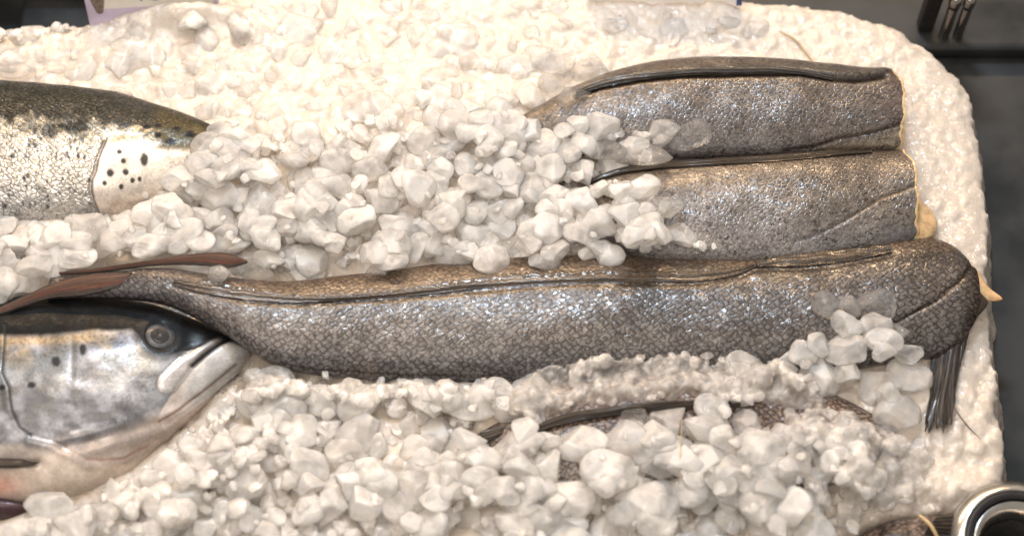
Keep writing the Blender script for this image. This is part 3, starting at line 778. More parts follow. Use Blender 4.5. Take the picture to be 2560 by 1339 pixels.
# dark fish at the left frame edge, below the salmon's belly
def paint_dark(px, py, c):
    A = pack((0.055, 0.03, 0.035), px.shape, 0.2)
    blend(A, sstep(1265, 1240, py) * 0.7, (0.03, 0.03, 0.05), 0.3)
    return A
sd = thing('salmon', 'dark wet fish back showing under the pale belly of the big salmon', 'fish', Vector(at(np.array(0.), np.array(1270.), 0.0)), 'salmon on the ice')
bodyd = fish_body([(-260, 1225, -260, 1330, .004, .016), (-60, 1233, -60, 1312, .004, .015), (40, 1248, 40, 1298, .004, .012), (78, 1262, 78, 1284, .004, .007)], 80, 50, 14, None, paint_dark)
build_body('body', bodyd, M_HEAD, sd)

# ------------------------------------------------------------------ salmon: spotted one at the back
GE2 = [(268, 350), (260, 366), (246, 400), (241, 429), (231, 451), (230, 475), (236, 500), (248, 530)]
def relief_up(px, py):
    gx = np.interp(py, [p[1] for p in GE2], [p[0] for p in GE2])
    r = mm(2.2) * sstep(-4, 4, px - gx) * sstep(335, 365, py) * np.exp(-np.clip(px - gx, 0, None) / 90)
    r += -mm(1.2) * np.exp(-((px - gx + 4) / 4) ** 2) * sstep(345, 365, py)
    r += mm(1.2) * (fbm(px / 90, py / 70, 3) - 0.5)
    return r
def paint_up(px, py, c):
    A = pack((0.55, 0.52, 0.47), px.shape, 0.7)
    d = np.interp(px, [-200, 0, 82, 213, 287, 383, 465, 514, 620], [205, 209, 216, 227, 235, 260, 290, 309, 360])
    t = py - d
    n = fbm(px / 26, py / 20)
    blend(A, sstep(175, 70, t + 110 * (n - .5)) * 0.6, (0.17, 0.16, 0.09), 0.5)
    blend(A, sstep(132, 62, t + 130 * (n - .5)) * 0.95, (0.007, 0.009, 0.008), 0.10)
    blend(A, sstep(215, 290, t) * 0.6, (0.50, 0.52, 0.55), 0.7)
    gx = np.interp(py, [p[1] for p in GE2], [p[0] for p in GE2])
    gill = sstep(-3, 3, px - gx) * sstep(340, 372, py)
    blend(A, gill * 0.9, (0.74, 0.68, 0.60), 0.3)
    blend(A, gill * sstep(0.45, 0.7, fbm(px / 22, py / 30 + 5)) * 0.5, (0.55, 0.50, 0.46), 0.6)
    blend(A, gill * sstep(430, 520, py) * 0.45, (0.70, 0.58, 0.52), 0.3)
    fan = inside(px, py, [(262, 372), (290, 330), (340, 312), (420, 330), (480, 345), (480, 380), (390, 372), (300, 368)])
    blend(A, fan * (0.45 + 0.3 * np.sin((py * 1.0 + px * 0.6) / 3.2)), (0.36, 0.27, 0.13), 0.5)
    hd = sstep(370, 410, px) * sstep(385, 365, py)
    blend(A, hd * 0.92, (0.07, 0.058, 0.028), 0.08)
    blend(A, sstep(16, 2, t) * 0.6, (0.012, 0.014, 0.012), 0.1)
    blend(A, np.exp(-((px - gx) / 3.5) ** 2) * sstep(345, 365, py) * 0.75, (0.10, 0.06, 0.05), 0)
    rg = np.random.default_rng(5)
    for k in range(85):
        x = rg.uniform(-40, 225); y = rg.uniform(265, 520); s = rg.uniform(2.5, 5.5)
        blend(A, spot(px, py, x, y, s, s * rg.uniform(1.0, 1.7)) * 0.8, (0.03, 0.032, 0.035), 0.1)
    for x, y, a, b in ((309, 403, 7, 7), (361, 399, 10, 16), (276, 432, 9, 10), (314, 430, 8, 8), (262, 458, 6, 6), (331, 451, 6, 7), (349, 448, 5, 6), (303, 467, 6, 7),
                       (298, 381, 7, 6), (396, 314, 8, 5), (443, 322, 11, 6), (395, 337, 9, 7), (476, 335, 12, 8), (426, 354, 14, 8), (368, 318, 12, 5)):
        blend(A, spot(px, py, x, y, a, b) * 0.93, (0.012, 0.012, 0.014), 0.05)
    return A
ST_UP = [(-220, 206, -220, 600, .010, .050), (-60, 205, -60, 590, .010, .050), (80, 215, 80, 578, .010, .048), (213, 227, 213, 562, .010, .044), (320, 243, 320, 540, .010, .039),
         (420, 274, 420, 505, .010, .031), (514, 308, 510, 455, .010, .023), (570, 332, 570, 420, .010, .015), (618, 352, 618, 385, .010, .006)]
su = thing('salmon', 'spotted silver salmon with dark back at the rear, its snout sunk in the ice heap', 'fish', Vector(at(np.array(250.), np.array(380.), 0.0)), 'salmon on the ice')
def scaly_up(px, py):
    gx = np.interp(py, [p[1] for p in GE2], [p[0] for p in GE2])
    return 1 - 0.9 * sstep(-14, 4, px - gx) * sstep(300, 340, py - 0.0 * px)
bodyu = fish_body(ST_UP, 420, 240, 30, relief_up, paint_up, scaly=scaly_up)
build_body('body', bodyu, M_SILVER, su)

# ------------------------------------------------------------------ the bed of ice
EDGE_PX = [(-900, 92), (-300, 84), (0, 80), (120, 66), (205, 58), (300, 30), (420, 4), (520, -30), (900, -70), (1500, -70), (1850, -20), (2050, 0), (2150, 22), (2240, 52), (2330, 108), (2395, 172), (2436, 250), (2456, 330),
           (2458, 420), (2474, 520), (2478, 640), (2480, 760), (2488, 880), (2504, 1000), (2512, 1100), (2516, 1190), (2496, 1238), (2430, 1262), (2330, 1272), (2230, 1282), (2160, 1318), (2110, 1365), (2000, 1480), (1900, 1700), (-900, 1700)]
EDGE_W = [tuple(at(np.array(float(x)), np.array(float(y)), 0.006)[:2]) for x, y in EDGE_PX]
RES = 0.002
X0, X1, Y0, Y1 = -0.60, 0.50, -0.40, 0.42
gx = np.arange(X0, X1, RES); gy = np.arange(Y0, Y1, RES)
GX, GY = np.meshgrid(gx, gy, indexing='ij')
wob = 0.010 * (fbm(GX * 38, GY * 38, 4) - 0.5) + 0.004 * (fbm(GX * 160, GY * 160, 2) - .5)
sd_ = dseg(GX, GY, EDGE_W + [EDGE_W[0]]) * np.where(inside(GX, GY, EDGE_W), 1, -1) + wob
def bump_at(px, py, h, sx, sy):
    c = at(np.array(float(px)), np.array(float(py)), 0.0)
    return h * np.exp(-((GX - c[0]) / sx) ** 2 - ((GY - c[1]) / sy) ** 2)
BED = 0.004 * (fbm(GX * 14, GY * 14, 3) - 0.5)
BED = BED + bump_at(950, 360, 0.026, 0.15, 0.075) + bump_at(850, 560, 0.012, 0.12, 0.03) + bump_at(600, 130, 0.010, 0.2, 0.05)
BED = BED + bump_at(470, 62, 0.024, 0.045, 0.016)
BED = BED + bump_at(150, 610, 0.022, 0.10, 0.022)
BED = BED + bump_at(900, 1200, 0.006, 0.2, 0.06) - bump_at(1700, 1100, 0.010, 0.16, 0.035) - bump_at(1650, 960, 0.006, 0.14, 0.02)
BED = BED - bump_at(300, 980, 0.010, 0.10, 0.05)
flatR = sstep(0.0, 0.03, GX - 0.20) * sstep(-0.12, -0.06, GY)            # closely packed, even margin on the right
def stamp(H, x, y, a, z, hgt, r):
    """one half sunk flake: a tilted facet with broken edges"""
    i0, i1 = int((x - a - X0) / RES), int((x + a - X0) / RES) + 2
    j0, j1 = int((y - a - Y0) / RES), int((y + a - Y0) / RES) + 2
    i0, j0 = max(i0, 0), max(j0, 0)
    if i0 >= min(i1, H.shape[0]) or j0 >= min(j1, H.shape[1]): return
    sx = GX[i0:i1, j0:j1] - x; sy = GY[i0:i1, j0:j1] - y
    n = r.integers(5, 8); th = r.uniform(0, 6.283) + np.arange(n) * 6.283 / n + r.uniform(-.35, .35, n)
    d = a * r.uniform(0.55, 0.95, n)
    e = np.min(d[:, None, None] - (np.cos(th)[:, None, None] * sx + np.sin(th)[:, None, None] * sy), axis=0)
    top = z + hgt * np.clip(e / (0.34 * a), 0, 1) ** 0.6 + (sx * r.normal() + sy * r.normal()) * 0.16
    H[i0:i1, j0:j1] = np.maximum(H[i0:i1, j0:j1], np.where(e > 0, top, -1))
BUMPS = np.full_like(BED, -0.002)
rb = np.random.default_rng(77)
for k in range(11000):
    x, y = rb.uniform(X0, X1), rb.uniform(Y0, Y1)
    i, j = int((x - X0) / RES), int((y - Y0) / RES)
    if i >= BED.shape[0] or j >= BED.shape[1]: continue
    fr = flatR[i, j]
    a = (0.0045 + 0.016 * rb.random() ** 2.2) * (1 - 0.58 * fr)
    stamp(BUMPS, x, y, a, rb.uniform(-0.0035, 0.0005) * (1 - 0.4 * fr), (0.0012 + 0.22 * a) * (1 - 0.35 * fr), rb)
BUMPS = 0.5 * BUMPS + 0.125 * (np.roll(BUMPS, 1, 0) + np.roll(BUMPS, -1, 0) + np.roll(BUMPS, 1, 1) + np.roll(BUMPS, -1, 1))
BUMPS = BUMPS + 0.0016 * (fbm(GX * 240, GY * 240, 3) - 0.5)
BUMPS = BUMPS * (1 - 0.35 * flatR) * (1 - 0.12 * sstep(0.02, 0.12, GY))
ed = np.clip(0.022 - sd_, 0, 0.022) / 0.022
BEDZ = BED + BUMPS - 0.006 * ed ** 2.5
BEDZ = np.where(sd_ < 0, BEDZ + sd_ * 3.2, BEDZ)
FLOOR = -0.075
keep = BEDZ > FLOOR
V = np.stack([GX, GY, np.maximum(BEDZ, FLOOR)], -1).reshape(-1, 3)
F = grid_faces(len(gx), len(gy))
kf = keep.ravel()[F].any(1)
F = F[kf]
used = np.unique(F); remap = np.full(len(V), -1); remap[used] = np.arange(len(used))
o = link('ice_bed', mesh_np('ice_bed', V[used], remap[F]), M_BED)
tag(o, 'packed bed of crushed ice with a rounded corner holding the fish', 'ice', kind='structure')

# ------------------------------------------------------------------ height map of what lies on the bed
for ob in list(COL.objects):
    if ob.type == 'MESH' and ob.name.startswith('tail_fin'):
        FISH_BVH[ob] = BVHTree.FromPolygons([tuple(v.co) for v in ob.data.vertices], [list(p.vertices) for p in ob.data.polygons])
H = np.where(sd_ > -0.004, BEDZ, -0.2).copy()
for ob, b in FISH_BVH.items():
    vs = np.array([v.co for v in ob.data.vertices])
    i0, i1 = np.clip(((vs[:, 0].min() - X0) / RES, (vs[:, 0].max() - X0) / RES + 1), 0, len(gx) - 1).astype(int)
    j0, j1 = np.clip(((vs[:, 1].min() - Y0) / RES, (vs[:, 1].max() - Y0) / RES + 1), 0, len(gy) - 1).astype(int)
    dn = Vector((0, 0, -1))
    for i in range(i0, i1):
        for j in range(j0, j1):
            h = b.ray_cast(Vector((gx[i], gy[j], 0.3)), dn)
            if h[0] is not None and h[0][2] > H[i, j]: H[i, j] = h[0][2]

def rest(x, y, a, b, c, psi, sink=0.3, commit=False):
    R = max(a, b)
    i0, i1 = int((x - R - X0) / RES), int((x + R - X0) / RES) + 2
    j0, j1 = int((y - R - Y0) / RES), int((y + R - Y0) / RES) + 2
    if i0 < 0 or j0 < 0 or i1 > H.shape[0] or j1 > H.shape[1]: return None
    dx = GX[i0:i1, j0:j1] - x; dy = GY[i0:i1, j0:j1] - y
    u = (dx * math.cos(psi) + dy * math.sin(psi)) / a; w = (-dx * math.sin(psi) + dy * math.cos(psi)) / b
    q = 1 - u * u - w * w
    k = q > 0
    if not k.any(): return None
    s = c * np.sqrt(np.clip(q, 0, 1))
    sub = H[i0:i1, j0:j1]
    lowest = (sub + s)[k]
    z = np.quantile(lowest, 0.80) - sink * c
    if commit:
        sub[k] = np.maximum(sub[k], z + s[k] * 0.9)
    return z

# ------------------------------------------------------------------ ice lump shapes
def ico(sub):
    t = (1 + 5 ** 0.5) / 2
    v = [(-1, t, 0), (1, t, 0), (-1, -t, 0), (1, -t, 0), (0, -1, t), (0, 1, t), (0, -1, -t), (0, 1, -t), (t, 0, -1), (t, 0, 1), (-t, 0, -1), (-t, 0, 1)]
    f = [(0, 11, 5), (0, 5, 1), (0, 1, 7), (0, 7, 10), (0, 10, 11), (1, 5, 9), (5, 11, 4), (11, 10, 2), (10, 7, 6), (7, 1, 8), (3, 9, 4), (3, 4, 2), (3, 2, 6), (3, 6, 8), (3, 8, 9), (4, 9, 5), (2, 4, 11), (6, 2, 10), (8, 6, 7), (9, 8, 1)]
    v = [np.array(p) / np.linalg.norm(p) for p in v]
    for _ in range(sub):
        cache = {}; nf = []
        def mid(a, b):
            k = (min(a, b), max(a, b))
            if k not in cache:
                m = v[a] + v[b]; v.append(m / np.linalg.norm(m)); cache[k] = len(v) - 1
            return cache[k]
        for a, b, c in f:
            x, y, z = mid(a, b), mid(b, c), mid(c, a)
            nf += [(a, x, z), (b, y, x), (c, z, y), (x, y, z)]
        f = nf
    return np.array(v), np.array(f)
ICO = {s: ico(s) for s in (2, 3, 4)}
def lump_dirs(seed, sub, sharp):
    """a pebble cut by soft planes, with a lightly lumpy skin; about unit radius"""
    r = np.random.default_rng(seed)
    D, F = ICO[sub]
    n = r.integers(7, 11)
    N = r.normal(size=(n, 3)); N /= np.linalg.norm(N, axis=1, keepdims=True)
    d = r.uniform(0.62, 1.05, n)
    S = np.clip(D @ N.T, 1e-3, None) / d
    rad = np.sum(S ** sharp, axis=1) ** (-1 / sharp)
    rad = np.minimum(rad, 1.25)
    for k in range(6):
        w = r.normal(size=3) * (2.2 + 1.6 * k); ph = r.uniform(0, 6.28)
        rad = rad + 0.012 / (1 + 0.35 * k) * np.sin(D @ w + ph)
    V = D * rad[:, None]
    V = V / np.abs(V).max(0)
    return V, F
NSHAPE = 22
SHAPES = []
for k in range(NSHAPE):
    V_, F_ = lump_dirs(100 + k, 4, [26, 44, 80, 34][k % 4])
    SHAPES.append(mesh_np('ice_lump', V_, F_))
for me in SHAPES: me.materials.append(M_MILKY)
SMALL = [lump_dirs(300 + k, 2, [8, 14, 20][k % 3]) for k in range(16)]
MEDIUM = [lump_dirs(400 + k, 3, [22, 40, 70][k % 3]) for k in range(20)]

MPP = 2 * HALF * DIST / PXW            # metres per photo pixel near the middle
KEEP = [
    [(-80, 205), (213, 222), (383, 255), (500, 305), (500, 340), (480, 375), (400, 368), (390, 450), (385, 490), (300, 520), (240, 525), (150, 535), (0, 540), (-80, 545)],
    [(-80, 800), (0, 768), (150, 688), (400, 640), (595, 632), (597, 665), (520, 690), (560, 712), (640, 712), (740, 705), (860, 695), (1000, 675), (1150, 660), (1400, 668), (1500, 655), (1650, 645), (1800, 658), (1900, 640), (2000, 612), (2100, 600), (2330, 592), (2440, 670),
     (2500, 750), (2415, 890), (2340, 1100), (2305, 1090), (2330, 970), (2345, 900), (2270, 850), (2240, 760), (2090, 750), (2080, 840), (1960, 870), (1700, 878), (1500, 880), (1400, 905), (1300, 940), (1200, 940), (1000, 950), (800, 940), (690, 920), (630, 885), (595, 955), (490, 1040), (430, 1090), (335, 1165), (200, 1240), (90, 1255), (75, 1290), (-80, 1290)],
    [(1322, 288), (1480, 205), (1600, 160), (1750, 140), (1950, 150), (2215, 178), (2255, 300), (2258, 385), (1750, 392), (1760, 330), (1700, 295), (1560, 300), (1450, 282), (1330, 305)],
    [(1480, 455), (1540, 430), (1700, 402), (2255, 375), (2345, 560), (2300, 600), (1980, 640), (1830, 640), (1690, 560), (1700, 490), (1645, 470), (1570, 440)],
    [(1348, 1068), (1400, 1040), (1550, 1014), (1740, 1004), (1735, 1026), (1640, 1034), (1540, 1052), (1400, 1082)],
    [(1405, 1130), (1470, 1150), (1480, 1190), (1410, 1200)],
    [(1200, 1070), (1250, 1066), (1255, 1090), (1215, 1110)],
    [(205, -40), (222, 52), (250, 42), (300, 28), (360, 18), (440, 6), (480, -40)],
    [(2190, 1290), (2400, 1270), (2420, 1400), (2150, 1400)],
]
MARGIN = [(1880, -50), (1880, 120), (2240, 165), (2275, 380), (2360, 590), (2450, 640), (2500, 760), (2420, 900), (2310, 1120), (2330, 1230), (2200, 1290), (2300, 1400), (2700, 1400), (2700, -50)]
def blocked(cx, cy, rx, ry, shrink=0.8):
    t = np.linspace(0, 2 * math.pi, 10, endpoint=False)
    X = np.r_[cx, cx + rx * shrink * np.cos(t)]; Y = np.r_[cy, cy + ry * shrink * np.sin(t)]
    return any(inside(X, Y, k).any() for k in KEEP)
def surf(px, py):
    """where the sight line at a photo place meets the height map"""
    z = 0.01
    for _ in range(6):
        p = at(np.array(float(px)), np.array(float(py)), z)
        i, j = int((p[0] - X0) / RES), int((p[1] - Y0) / RES)
        if not (0 <= i < H.shape[0] and 0 <= j < H.shape[1]): return None
        z = 0.5 * z + 0.5 * max(H[i, j], -0.05)
    return p

# (x, y, width, height, turn in degrees, material, label or None): lumps one can pick out in the photograph
LUMPS = [
 (1866, 921, 98, 72, 15, 'm', 'pointed smooth milky ice lump leaning on the long fish belly, atop a rounder lump'), (1842, 983, 78, 88, 80, 'm', 'egg shaped milky lump standing right below the pointed one at the long fish belly'),
 (1677, 1048, 88, 80, 60, 'm', 'rounded frosty lump standing against the black fin of the buried fish'), (1585, 1042, 62, 52, 60, 'c', 'clear grey ice chip lying on the black fin of the buried fish'),
 (1786, 1022, 90, 62, 20, 'm', None), (1768, 1066, 112, 66, 12, 'm', None), (1859, 1055, 56, 62, 70, 'f', None), (1814, 1097, 76, 58, 0, 'm', None), (1944, 1086, 72, 50, -15, 'f', None),
 (1564, 1100, 96, 84, 10, 'f', None), (1452, 1111, 132, 84, 12, 'm', None), (1677, 1118, 118, 76, -8, 'm', None), (1297, 1112, 122, 66, 0, 'f', None), (1371, 1098, 66, 36, 0, 'f', None),
 (1371, 1162, 86, 78, 60, 'm', None), (1532, 1180, 142, 100, 10, 'm', None), (1198, 1143, 112, 62, 8, 'm', None), (1170, 1100, 82, 56, 0, 'm', None), (1205, 1209, 96, 76, -15, 'm', None), (1128, 1190, 72, 72, 0, 'm', None),
 (1318, 1230, 112, 110, 30, 'm', None), (1427, 1238, 112, 86, 20, 'm', None), (1768, 1160, 100, 118, 80, 'm', None), (1645, 1168, 62, 82, 80, 'f', None), (1603, 1252, 115, 90, 10, 'm', None), (1504, 1232, 62, 48, 0, 'm', None),
 (1873, 1146, 58, 52, 0, 'm', None), (1940, 1182, 112, 72, -10, 'm', None), (1831, 1226, 100, 80, 15, 'm', None), (1381, 1308, 125, 84, 5, 'f', None),
 (2117, 812, 76, 64, 0, 'm', 'pale lump at the upper left of the ice pile heaped on the long fish side'), (2184, 826, 72, 72, 30, 'm', 'pale lump at the upper right of the ice pile heaped on the long fish side'), (2117, 873, 102, 76, 0, 'm', None), (2206, 862, 80, 60, 20, 'm', None), (2269, 884, 68, 48, 0, 'm', None), (2054, 946, 96, 94, 40, 'm', 'big round milky lump at the lower left foot of the pile on the long fish'),
 (2121, 932, 66, 62, 0, 'f', None), (2197, 964, 96, 82, -30, 'm', None), (2274, 936, 102, 86, 10, 'm', 'big round milky lump touching the dark hanging fin of the long fish'), (2197, 906, 62, 42, 0, 'm', None), (2224, 990, 62, 60, 0, 'f', None), (2247, 1040, 112, 82, -20, 'f', None),
 (2067, 762, 72, 60, 20, 'c', 'left of two clear wet ice chips alone on the long fish flank'), (2188, 770, 98, 72, -20, 'c', 'larger clear grey ice chip alone on the long fish flank beside the gill line'), (2126, 768, 52, 46, 0, 'c', None), (2009, 884, 62, 54, 20, 'm', None), (2045, 862, 54, 52, 0, 'm', None), (1968, 908, 60, 50, 0, 'm', None), (2036, 1083, 82, 92, 60, 'm', None), (2094, 1112, 104, 92, 40, 'm', None), (2238, 830, 60, 48, 0, 'c', None),
 (1442, 313, 58, 56, 0, 'm', None), (1505, 313, 78, 60, -10, 'm', None), (1423, 373, 74, 72, 45, 'm', None), (1356, 361, 84, 78, 0, 'm', None), (1533, 400, 68, 48, 10, 'm', None), (1658, 330, 78, 56, 10, 'f', 'flat frosted ice piece lying on the flank of the farthest grey fish'), (1726, 338, 60, 92, 70, 'c', 'clear pointed ice shard leaning on the flank of the farthest grey fish'),
 (1516, 371, 100, 60, 10, 'c', None), (1606, 388, 128, 56, 0, 'c', None), (1599, 473, 72, 86, 80, 'm', 'rugged pale lump lying on the back of the middle grey fish'), (1666, 517, 74, 56, 0, 'c', 'greyish clear lump lying on the flank of the middle grey fish'), (1460, 511, 88, 70, 20, 'm', None), (1494, 471, 48, 42, 0, 'm', None), (1561, 515, 58, 48, -20, 'm', None), (1371, 523, 58, 42, 20, 'm', None), (1326, 475, 92, 84, 30, 'm', None), (1375, 571, 82, 72, 0, 'm', None), (1490, 568, 88, 74, 20, 'm', None), (1561, 556, 78, 62, 0, 'm', None), (1625, 572, 82, 80, 50, 'm', None),
 (1475, 176, 94, 62, 15, 'c', 'clear grey ice chunk behind the narrow end of the farthest grey fish'), (1390, 150, 92, 72, 10, 'f', None), (1431, 244, 52, 88, 75, 'c', 'clear upright ice chip across the back of the farthest grey fish'), (1378, 216, 62, 56, 0, 'c', None), (1326, 245, 76, 72, 20, 'm', None), (1308, 326, 62, 82, 80, 'm', None), (1434, 418, 62, 50, 0, 'c', None), (1760, 610, 70, 56, 0, 'c', None), (1700, 590, 90, 60, 10, 'f', None), (1640, 620, 70, 52, 0, 'm', None),
 (622, 640, 84, 76, 20, 'f', None), (575, 606, 92, 56, 0, 'm', None), (600, 668, 56, 44, 0, 'c', None), (545, 690, 60, 44, 0, 'c', None),
 (640, 690, 78, 74, 0, 'c', 'clear wet round ice lump sitting on the fin near the reddish tail'), (520, 362, 74, 72, 20, 'f', 'greyish lump covering the snout of the spotted salmon'), (585, 392, 74, 62, 10, 'f', None), (790, 690, 52, 50, 0, 'f', 'small round lump hanging onto the fin line of the long fish'), (940, 682, 32, 42, 100, 'c', None), (1360, 655, 80, 44, -10, 'f', None), (1230, 650, 74, 80, 60, 'm', None), (1140, 640, 90, 80, 20, 'f', None), (1520, 640, 74, 56, 0, 'm', None), (1600, 620, 60, 56, 10, 'm', None),
 (310, 232, 62, 22, 10, 'c', 'sliver of clear ice on the dark back of the spotted salmon'), (40, 175, 78, 44, 0, 'c', None), (560, 600, 84, 72, 0, 'f', None), (50, 700, 110, 90, 20, 'm', None),
 (120, 1280, 110, 88, 10, 'm', None), (700, 1010, 84, 70, 0, 'm', None), (800, 1005, 90, 70, 10, 'm', None), (900, 1090, 90, 95, 60, 'm', None), (770, 1160, 100, 74, 10, 'm', None), (930, 1180, 110, 76, 0, 'm', None), (1240, 985, 80, 70, 20, 'f', None), (1120, 985, 84, 80, 0, 'm', None), (1180, 1010, 120, 70, 0, 'm', None), (1320, 1040, 84, 60, 20, 'f', None),
]
MAT = {'m': M_MILKY, 'f': M_FROST, 'c': M_CLEAR}
ZONES = [
 ([(1255, 90), (1560, 90), (1560, 300), (1255, 330)], 'pale ice lump by the narrow left end of the farthest grey fish', 'ice lumps by the farthest grey fish'),
 ([(1255, 300), (1900, 280), (1900, 680), (1255, 720)], 'milky ice lump piled over the left ends of the two far grey fish', 'ice lumps over the two far grey fish'),
 ([(1900, 700), (2350, 700), (2350, 1200), (1900, 1200)], 'pale ice lump in the pile against the belly side of the long fish', 'ice lumps by the long fish belly'),
 ([(1100, 940), (2350, 880), (2350, 1500), (1100, 1500)], 'rounded milky ice lump heaped over the buried grey fish in front', 'ice lumps over the buried fish'),
 ([(-200, 930), (1100, 930), (1100, 1500), (-200, 1500)], 'milky ice lump in the front heap beside the salmon head', 'ice lumps beside the salmon head'),
 ([(-200, 440), (640, 440), (640, 860), (-200, 860)], 'soft white ice lump between the spotted salmon and the reddish tail', 'ice lumps between the two salmon'),
 ([(-200, -100), (640, -100), (640, 440), (-200, 440)], 'soft white ice lump on the bed behind the spotted salmon', 'ice lumps behind the spotted salmon'),
 ([(640, 250), (1300, 250), (1300, 760), (640, 760)], 'bright milky ice lump in the big central heap above the long fish', 'ice lumps of the central heap'),
 ([(-200, -200), (2600, -200), (2600, 1600), (-200, 1600)], 'pale melting ice lump half sunk in the rear of the bed', 'ice lumps at the rear of the bed'),
]
N_LUMP = 0
LUMP_PX = []
def add_lump(cx, cy, w, h, turn, key, label=None, sink=0.3, tilt=0.35, force=False):
    global N_LUMP
    p = surf(cx, cy)
    if p is None: return False
    k = np.linalg.norm(p - CAM) / DIST * 1.12
    a = w / 2 * MPP * k; b = h / 2 * MPP * k / 0.93
    c = 0.44 * min(a, b) + 0.08 * max(a, b)
    x, y = p[0], p[1]; psi = math.radians(turn)
    for _ in range(4):
        z = rest(x, y, a * 0.85, b * 0.85, c, psi, sink)
        if z is None: return False
        qx, qy = project(np.array([x, y, z]))
        d = at(np.array(float(cx)), np.array(float(cy)), z) - np.array([x, y, z])
        x += d[0] * 0.8; y += d[1] * 0.8
    z = rest(x, y, a * 0.85, b * 0.85, c, psi, sink, True)
    if z is None: return False
    me = SHAPES[random.randrange(NSHAPE)]
    o = bpy.data.objects.new('ice_lump', me); COL.objects.link(o)
    o.material_slots[0].link = 'OBJECT'; o.material_slots[0].material = MAT[key]
    o.location = (x, y, z)
    o.scale = (a * 1.06, b * 1.06, c * 1.1)
    o.rotation_euler = (random.uniform(-tilt, tilt), random.uniform(-tilt, tilt), psi + random.choice([0, math.pi]))
    o['category'] = 'ice lump'
    if label: o['label'] = label; o['group'] = 'single ice lumps on and by the fish'
    else:
        for poly, lb, gr in ZONES:
            if inside(np.array(float(cx)), np.array(float(cy)), poly):
                o['label'] = lb; o['group'] = gr; break
    N_LUMP += 1; LUMP_PX.append((cx, cy, w / 2, h / 2))
    return True

def fill(poly, count, wmin, wmax, keys, tries=7, far=0.9, sink=1.0):
    xs = [p[0] for p in poly]; ys = [p[1] for p in poly]
    done = 0; guard = 0
    while done < count and guard < count * 60:
        guard += 1
        best = None
        w = random.uniform(wmin, wmax); h = w * random.uniform(0.62, 1.0)
        for _ in range(tries):
            cx, cy = random.uniform(min(xs), max(xs)), random.uniform(min(ys), max(ys))
            if not inside(np.array(cx), np.array(cy), poly) or inside(np.array(cx), np.array(cy), MARGIN): continue
            if blocked(cx, cy, w / 2, h / 2): continue
            near = min([math.hypot((cx - q[0]) / (q[2] + w / 2), (cy - q[1]) / (q[3] + h / 2)) for q in LUMP_PX[-400:]] or [9])
            if near < far * 0.56: continue
            p = surf(cx, cy)
            if p is None or p[2] < -0.03: continue
            s = near if near < 1.6 else 1.6 + 0.1 * near
            if best is None or s < best[0]: best = (s, cx, cy)
        if best is None: continue
        if add_lump(best[1], best[2], w, h, random.uniform(-50, 50), random.choice(keys), None, sink): done += 1
    return done

# ------------------------------------------------------------------ the rest of the crushed ice, past counting: one object
VV, FF, MI = [], [], []
nv = 0
def crumb(cx, cy, w, mi, sink=0.3, bank=None):
    global nv
    p = surf(cx, cy)
    if p is None or p[2] < -0.05: return
    a = w / 2 * MPP; b = a * random.uniform(0.65, 1.0); c = a * random.uniform(0.35, 0.6)
    psi = random.uniform(0, math.pi)
    x, y = p[0], p[1]
    z = rest(x, y, a, b, c, psi, sink, True)
    if z is None: return
    V_, F_ = random.choice(MEDIUM if w > 26 else SMALL)
    R = np.array(Euler((random.uniform(-.4, .4), random.uniform(-.4, .4), psi)).to_matrix())
    VV.append((V_ * [a, b, c]) @ R.T + [x, y, z]); FF.append(F_ + nv); MI.append(np.full(len(F_), mi)); nv += len(V_)
def crumbs(poly, count, wmin, wmax, mis, shrink=1.0, sink=0.3):
    xs = [p[0] for p in poly]; ys = [p[1] for p in poly]
    n = 0; g = 0
    while n < count and g < count * 30:
        g += 1
        cx, cy = random.uniform(min(xs), max(xs)), random.uniform(min(ys), max(ys))
        if not inside(np.array(cx), np.array(cy), poly): continue
        w = wmin + (wmax - wmin) * random.random() ** 2
        if blocked(cx, cy, w / 2, w / 2, shrink): continue
        crumb(cx, cy, w, random.choice(mis), sink); n += 1
ALL = [(-60, 540), (400, 500), (520, 330), (900, 330), (1300, 280), (1850, 640), (1900, 900), (2150, 1200), (2150, 1345), (-60, 1345)]
HEAP = [(400, 520), (480, 340), (640, 320), (1290, 250), (1560, 300), (1720, 400), (1700, 600), (1560, 650), (1255, 690), (640, 700), (560, 600)]
FRONT = [(60, 1290), (330, 1180), (480, 1060), (640, 960), (1330, 955), (1330, 1085), (1560, 1070), (1740, 1045), (1960, 1060), (2180, 1120), (2160, 1290), (2060, 1345), (0, 1345)]
LEFT = [(-40, 545), (420, 520), (600, 640), (380, 640), (140, 690), (-40, 770)]
REAR = [(-40, 80), (240, 70), (480, 10), (1280, 5), (1900, 60), (1860, 120), (1600, 130), (1300, 250), (520, 310), (380, 245), (-40, 200)]
crumbs(HEAP, 480, 34, 76, [0, 0, 1], 0.95, 0.75)
crumbs(FRONT, 560, 34, 80, [0, 0, 1], 0.95, 0.75)
crumbs(LEFT, 80, 50, 100, [0, 0, 1], 0.95, 0.9)
crumbs(REAR, 150, 46, 120, [0, 1], 0.95, 1.4)
for L in LUMPS:
    on_fish = (L[0] > 1950 and L[1] < 1000) or (L[0] > 1560 and L[1] < 540) or (L[0] < 660 and L[1] > 600 and L[1] < 700)
    add_lump(L[0], L[1], L[2], L[3], -L[4], L[5], L[6], 0.25 if on_fish else 0.6)
fill([(1255, 290), (1330, 300), (1560, 300), (1720, 420), (1700, 600), (1560, 660), (1255, 690)], 22, 52, 84, 'mmmf', 10)
fill([(480, 330), (1290, 260), (1290, 660), (1000, 690), (640, 690), (560, 600), (400, 520), (400, 400)], 90, 56, 94, 'mmmf', 10)
fill([(-40, 530), (420, 510), (600, 640), (380, 640), (140, 690), (-40, 780)], 22, 64, 104, 'mmf', 10)
